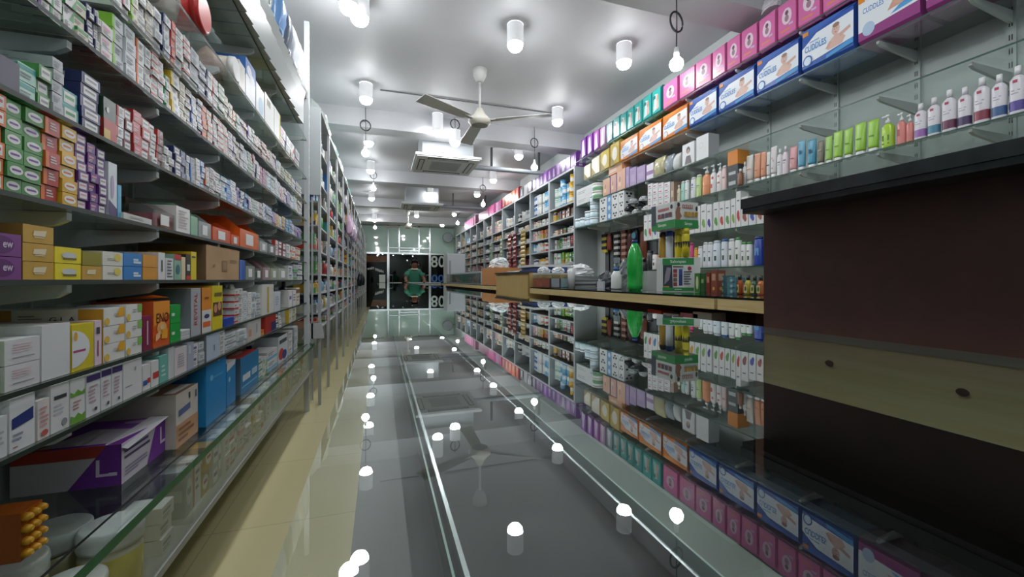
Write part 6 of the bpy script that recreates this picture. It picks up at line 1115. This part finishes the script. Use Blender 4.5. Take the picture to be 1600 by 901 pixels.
for i, (x, y) in enumerate(((0.15, 0.75), (1.5, 0.9), (0.9, -0.5), (-0.12, 0.1), (-0.1, 1.35))): surface_lamp(Vector((x, y, CZ + 1.80)), 'round white ceiling lamp over the near end of the counter, %s of five' % nth(i + 1))  # out-of-view lamps added to brighten the desk and near shelves
def cassette(cx, cy, label):
    t = thing('air_conditioner', label, 'air conditioner', (cx, cy, 0), 0, 'ceiling cassette air conditioners'); z = CZ + 1.55; s = 0.42
    MB().box(-0.33, 0.33, -0.33, 0.33, z + 0.045, CZ + CEIL - 0.005, M('a8adb0', 0.4)).obj('unit_body', t)
    m = MB(); m.box(-s, s, -s, s, z + 0.012, z + 0.044, M('d3d6d8', 0.35)); m.box(-s + 0.02, s - 0.02, -s + 0.02, s - 0.02, z, z + 0.0115, M('dadddf', 0.35)); m.obj('face_panel', t)
    g = MB(); g.box(-0.2, 0.2, -0.2, 0.2, z - 0.004, z - 0.0005, M('c3c8cb', 0.4))
    for i in range(12): g.box(-0.19, 0.19, -0.19 + i * 0.0325, -0.175 + i * 0.0325, z - 0.007, z - 0.0045, M('aab0b4', 0.4))
    g.obj('intake_grille', t)
    for a, (x0, x1, y0, y1) in enumerate(((-0.26, 0.26, -0.36, -0.29), (-0.26, 0.26, 0.29, 0.36), (-0.36, -0.29, -0.26, 0.26), (0.29, 0.36, -0.26, 0.26))):
        m = MB(); m.box(x0, x1, y0, y1, z - 0.003, z - 0.0005, M('2f3336', 0.5)); cx_, cy_ = (x0 + x1) / 2, (y0 + y1) / 2; ww, dd = (x1 - x0) / 2 - 0.012, (y1 - y0) / 2 - 0.02
        m.box(cx_ - max(ww, 0.012), cx_ + max(ww, 0.012), cy_ - max(dd, 0.012), cy_ + max(dd, 0.012), z - 0.006, z - 0.0035, M('cfd3d5', 0.35)); m.obj('louvre_vent', t)
    MB().lathe([(0.02, z + 0.10, M('55595c')), (0.02, z + 0.16, M('55595c'))], 10, (0.36, 0, 0)).obj('pipe_joint', t)
cassette(0.84, 5.62, 'white ceiling cassette air conditioner, nearer one behind the fan')
cassette(0.84, 9.0, 'white ceiling cassette air conditioner, farther one')
for i, y in enumerate((5.85, 9.2)):
    t = thing('insulated_pipe', 'grey insulated pipe from the %s air conditioner to the cabinet wall' % ('nearer', 'farther')[i], 'pipe')
    MB().tube([(1.19, y, CZ + 1.64), (XWR - 0.001, y, CZ + 1.64)], 0.035, M('6f7478', 0.6), 12).obj('pipe_run', t)
    MB().box(1.55, 1.58, y - 0.015, y + 0.015, CZ + 1.676, CZ + CEIL - 0.001, M('3a3d40')).obj('hanger', t); MB().box(2.3, 2.33, y - 0.015, y + 0.015, CZ + 1.676, CZ + CEIL - 0.001, M('3a3d40')).obj('hanger', t)
def fan(cx, cy, zh, label, a0):
    t = thing('ceiling_fan', label, 'fan', (cx, cy, 0), 0, 'three-blade ceiling fans'); z = CZ + zh; FM = M('dcd8cc', 0.4); top = CZ + CEIL - 0.001
    MB().lathe([(0.03, top - 0.12, M('d5d5d2')), (0.06, top - 0.06, M('d5d5d2')), (0.07, top, M('d5d5d2'))], 20).obj('canopy', t)
    MB().lathe([(0.012, z + 0.11, M('d5d5d2')), (0.012, top - 0.12, M('d5d5d2'))], 12).obj('rod', t)
    MB().lathe([(0.05, z - 0.055, M('9a9a94')), (0.075, z - 0.05, FM), (0.105, z - 0.02, FM), (0.105, z + 0.0, FM), (0.05, z + 0.06, FM), (0.025, z + 0.11, FM)], 28).obj('motor_hub', t)
    for k in range(3):
        a = a0 + k * 2 * PI / 3; m = MB(); L = 0.66
        m.add([(0.16, -0.05, -0.006), (L, -0.065, -0.012), (L, 0.065, 0.012), (0.16, 0.05, 0.008), (0.16, -0.05, -0.002), (L, -0.065, -0.008), (L, 0.065, 0.016), (0.16, 0.05, 0.012)], [(3, 2, 1, 0), (4, 5, 6, 7), (0, 1, 5, 4), (2, 3, 7, 6), (1, 2, 6, 5), (3, 0, 4, 7)], M('cccdcd', 0.4))
        m.box(0.09, 0.2, -0.02, 0.02, -0.002, 0.004, M('c9c9c4', 0.4)); b = m.obj('blade', t, (0, 0, z - 0.01), a)
fan(0.88, 3.71, 1.48, 'cream three-blade ceiling fan hanging before the first beam', math.radians(210))
fan(0.75, 11.9, 1.50, 'far ceiling fan hanging before the frosted glass', math.radians(170))
# wall fan near the doors
t = thing('wall_fan', 'small dark wall fan at the far corner beside the frosted glass', 'fan', (XWR - 0.3, YB - 0.5, CZ + 1.52)); MB().lathe([(0.16, -0.02, GREYC), (0.19, 0.0, BLACK), (0.19, 0.06, BLACK), (0.1, 0.1, BLACK)], 20, (0, 0, 0), 1, 'y').obj('fan_cage', t); MB().tube([(0, 0.1, 0), (0, 0.3, 0), (0.299, 0.3, 0)], 0.02, GREYC).obj('wall_arm', t)
# ================================================================== the man at the far counter
PX, PY = 0.70, 9.02
def skin_obj(name, verts, edges, radii, mat, parent=None, sub=2, loc=(0, 0, 0)):
    me = bpy.data.meshes.new(name); me.from_pydata(verts, edges, []); o = bpy.data.objects.new(name, me); COL.objects.link(o)
    sk = o.modifiers.new('skin', 'SKIN'); me.skin_vertices[0].data[0].use_root = True
    for i, r in enumerate(radii): me.skin_vertices[0].data[i].radius = r if isinstance(r, tuple) else (r, r)
    s = o.modifiers.new('sub', 'SUBSURF'); s.levels = sub; s.render_levels = sub; me.materials.append(mat); sk.use_smooth_shade = True
    if parent: o.parent = parent
    o.location = loc; return o
SKIN = M('7a4f3a', 0.5); POLO = M('3f8a72', 0.65); HAIR = M('0e0c0a', 0.9); TROU = M('23262e', 0.7); COLLR = M('d8d2b4', 0.6)
V = []; E = []; RA = []
def jv(p, r, par=None):
    V.append(p); RA.append(r); 
    if par is not None: E.append((par, len(V) - 1))
    return len(V) - 1
pel = jv((0, 0.22, 0.80), (0.12, 0.09)); sp = jv((0, 0.17, 0.93), (0.085, 0.065), pel); ch = jv((0, 0.08, 1.06), (0.075, 0.055), sp); nb = jv((0, 0.01, 1.155), (0.05, 0.045), ch); nk = jv((0, -0.03, 1.20), 0.05, nb); hd = jv((0, -0.065, 1.255), (0.066, 0.075), nk); ht = jv((0, -0.075, 1.325), (0.06, 0.07), hd)
hands = []
for s in (-1, 1):
    sh_ = jv((s * 0.135, 0.02, 1.10), 0.034, ch); el = jv((s * 0.19, -0.06, 0.975), 0.036, sh_); wr = jv((s * 0.18, -0.27, 0.925), 0.026, el); pa = jv((s * 0.185, -0.335, 0.915), (0.036, 0.016), wr)
    for f in range(4):
        ang = (f - 1.5) * 0.2; k1 = jv((s * 0.185 + ang * 0.1, -0.375 - 0.008 * (1.5 - abs(f - 1.5)), 0.914), 0.0085, pa); k2 = jv((s * 0.185 + ang * 0.15, -0.402 - 0.008 * (1.5 - abs(f - 1.5)), 0.908), 0.0075, k1); jv((s * 0.185 + ang * 0.17, -0.42 - 0.008 * (1.5 - abs(f - 1.5)), 0.900), 0.006, k2)
    th1 = jv((s * 0.185 - s * 0.04, -0.345, 0.912), 0.010, pa); jv((s * 0.185 - s * 0.055, -0.375, 0.905), 0.008, th1)
    hp = jv((s * 0.09, 0.21, 0.74), 0.085, pel); kn = jv((s * 0.10, 0.13, 0.43), 0.06, hp); an = jv((s * 0.10, 0.19, 0.09), 0.042, kn); jv((s * 0.11, 0.07, 0.035), (0.04, 0.03), an)
man = thing('person', 'man in a green polo with pale collar leaning over the far counter, head bowed', 'person', (PX, PY, 0), 0.0)
skin_obj('body', V, E, RA, SKIN, man)
V2 = [(0, 0.22, 0.74), (0, 0.18, 0.93), (0, 0.07, 1.07), (0, 0.0, 1.165)]; E2 = [(0, 1), (1, 2), (2, 3)]; R2 = [(0.165, 0.145), (0.145, 0.12), (0.145, 0.125), (0.085, 0.075)]
for s in (-1, 1): V2 += [(s * 0.14, 0.02, 1.115), (s * 0.178, -0.035, 1.02)]; E2 += [(2, len(V2) - 2), (len(V2) - 2, len(V2) - 1)]; R2 += [0.06, 0.053]
skin_obj('polo_shirt', V2, E2, R2, POLO, man)
V3 = [(0, 0.22, 0.80)]; E3 = []; R3 = [(0.145, 0.12)]
for s in (-1, 1): b0 = len(V3); V3 += [(s * 0.09, 0.21, 0.72), (s * 0.10, 0.13, 0.43), (s * 0.10, 0.185, 0.12)]; E3 += [(0, b0), (b0, b0 + 1), (b0 + 1, b0 + 2)]; R3 += [0.098, 0.075, 0.06]
skin_obj('trousers', V3, E3, R3, TROU, man)
MB().lathe([(0.085, 0, COLLR), (0.08, 0.02, COLLR), (0.058, 0.035, COLLR)], 16, (0, -0.018, 1.165), 1.0).obj('collar', man)
m = MB(); hc_ = Vector((0, -0.058, 1.295)); nn = 18; rings = 7; vs = []
for j in range(rings + 1):                                   # cap of short hair, lower at the back than over the brow
    for i in range(nn):
        a = 2 * PI * i / nn; low = -0.25 if math.sin(a) > -0.2 else 0.45; el_ = low + (PI / 2 - low) * j / rings
        vs.append((hc_.x + 0.078 * math.cos(el_) * math.cos(a), hc_.y + 0.092 * math.cos(el_) * math.sin(a), hc_.z + 0.105 * math.sin(el_)))
m.add(vs, [(j * nn + i, j * nn + (i + 1) % nn, (j + 1) * nn + (i + 1) % nn, (j + 1) * nn + i) for j in range(rings) for i in range(nn)], HAIR, True); m.obj('hair', man)
for s in (-1, 1):
    MB().lathe([(0.002, -0.004, M('1a1512')), (0.0045, -0.003, M('1a1512')), (0.0075, 0.001, M('cfc8bc')), (0.008, 0.005, M('7a4f3a', 0.5))], 10, (s * 0.026, -0.136, 1.278), 1, 'y').obj('eye', man); MB().lathe([(0.014, -0.012, SKIN), (0.012, 0.012, SKIN)], 10, (s * 0.078, -0.06, 1.275), 1, 'y').obj('ear', man)
m = MB(); m.add([(-0.012, -0.142, 1.262), (0.012, -0.142, 1.262), (0, -0.162, 1.258), (0, -0.142, 1.295)], [(0, 2, 3), (2, 1, 3), (0, 1, 2), (0, 3, 1)], SKIN); m.obj('nose', man)
MB().box(-0.02, 0.02, -0.138, -0.132, 1.233, 1.239, M('5a2f28')).obj('mouth', man)
for s in (-1, 1): MB().box(s * 0.11 - 0.05, s * 0.11 + 0.05, -0.06, 0.2, 0, 0.06, BLACK).obj('shoe', man)
for i, (px, X_, Y_, w_, rz) in enumerate(((668, 0.66, 8.36, 0.14, 0.2), (655, 0.28, 8.52, 0.12, -0.3), (672, 0.99, 8.2, 0.14, 0.05))):
    tag(MB().box(-w_, w_, -0.1, 0.1, 0, 0.006, M('dfe2e0')).obj('paper_sheet', None, (X_, Y_, TZ + 0.0006), rz), 'white paper lying on the far glass counter, %s of three' % ('middle', 'farther', 'nearer')[i], 'paper')
# ================================================================== ordinary medicine boxes
POOL.sort(key=lambda p: -p[0])
for pr, key, loc, dims, rz, lab, grp in POOL[:300]:
    o = link('medicine_box', dmesh(key), None, loc, rz, dims); tag(o, lab, 'box', grp)
MASS = MB()
for pr, key, loc, dims, rz, lab, grp in POOL[300:]:
    src = dmb(*key)[0]; b = len(MASS.v); c_, s_ = math.cos(rz), math.sin(rz)
    for v in src.v:
        x, y, z = v[0] * dims[0], v[1] * dims[1], v[2] * dims[2]; MASS.v.append((loc[0] + x * c_ - y * s_, loc[1] + x * s_ + y * c_, loc[2] + z))
    mp = [MASS.mi(q) for q in src.mats]
    for f, k in zip(src.f, src.m): MASS.f.append(tuple(b + i for i in f)); MASS.m.append(mp[k]); MASS.sm.append(False)
o = MASS.obj('medicine_box_stock'); o['kind'] = 'stuff'; o['label'] = 'remaining small medicine cartons filling the stock shelves and steel racks'; o['category'] = 'boxes'
# ================================================================== world, camera
w = bpy.data.worlds.new('night'); SC.world = w; w.use_nodes = True
w.node_tree.nodes['Background'].inputs[0].default_value = (0.010, 0.012, 0.016, 1); w.node_tree.nodes['Background'].inputs[1].default_value = 1.0
cam = bpy.data.cameras.new('camera'); co = bpy.data.objects.new('camera', cam); COL.objects.link(co)
cam.sensor_width = 36; cam.lens = 36 * F / 1600; cam.clip_start = 0.01; cam.clip_end = 100
cam.shift_y = -(450.5 - HOR) / 1600
co.location = (0, 0, CZ); co.rotation_euler = (PI / 2, 0, -TH); SC.camera = co
SC.view_settings.view_transform = 'Standard'; SC.view_settings.look = 'None'; SC.view_settings.exposure = -0.22
SC.cycles.max_bounces = 8; SC.cycles.transparent_max_bounces = 24; SC.cycles.diffuse_bounces = 5; SC.cycles.glossy_bounces = 5
SC.cycles.sample_clamp_indirect = 4.0; SC.cycles.caustics_reflective = False; SC.cycles.caustics_refractive = False
print('POOL', len(POOL), 'OBJECTS', len(bpy.data.objects), 'LABELS', len(LABELS))
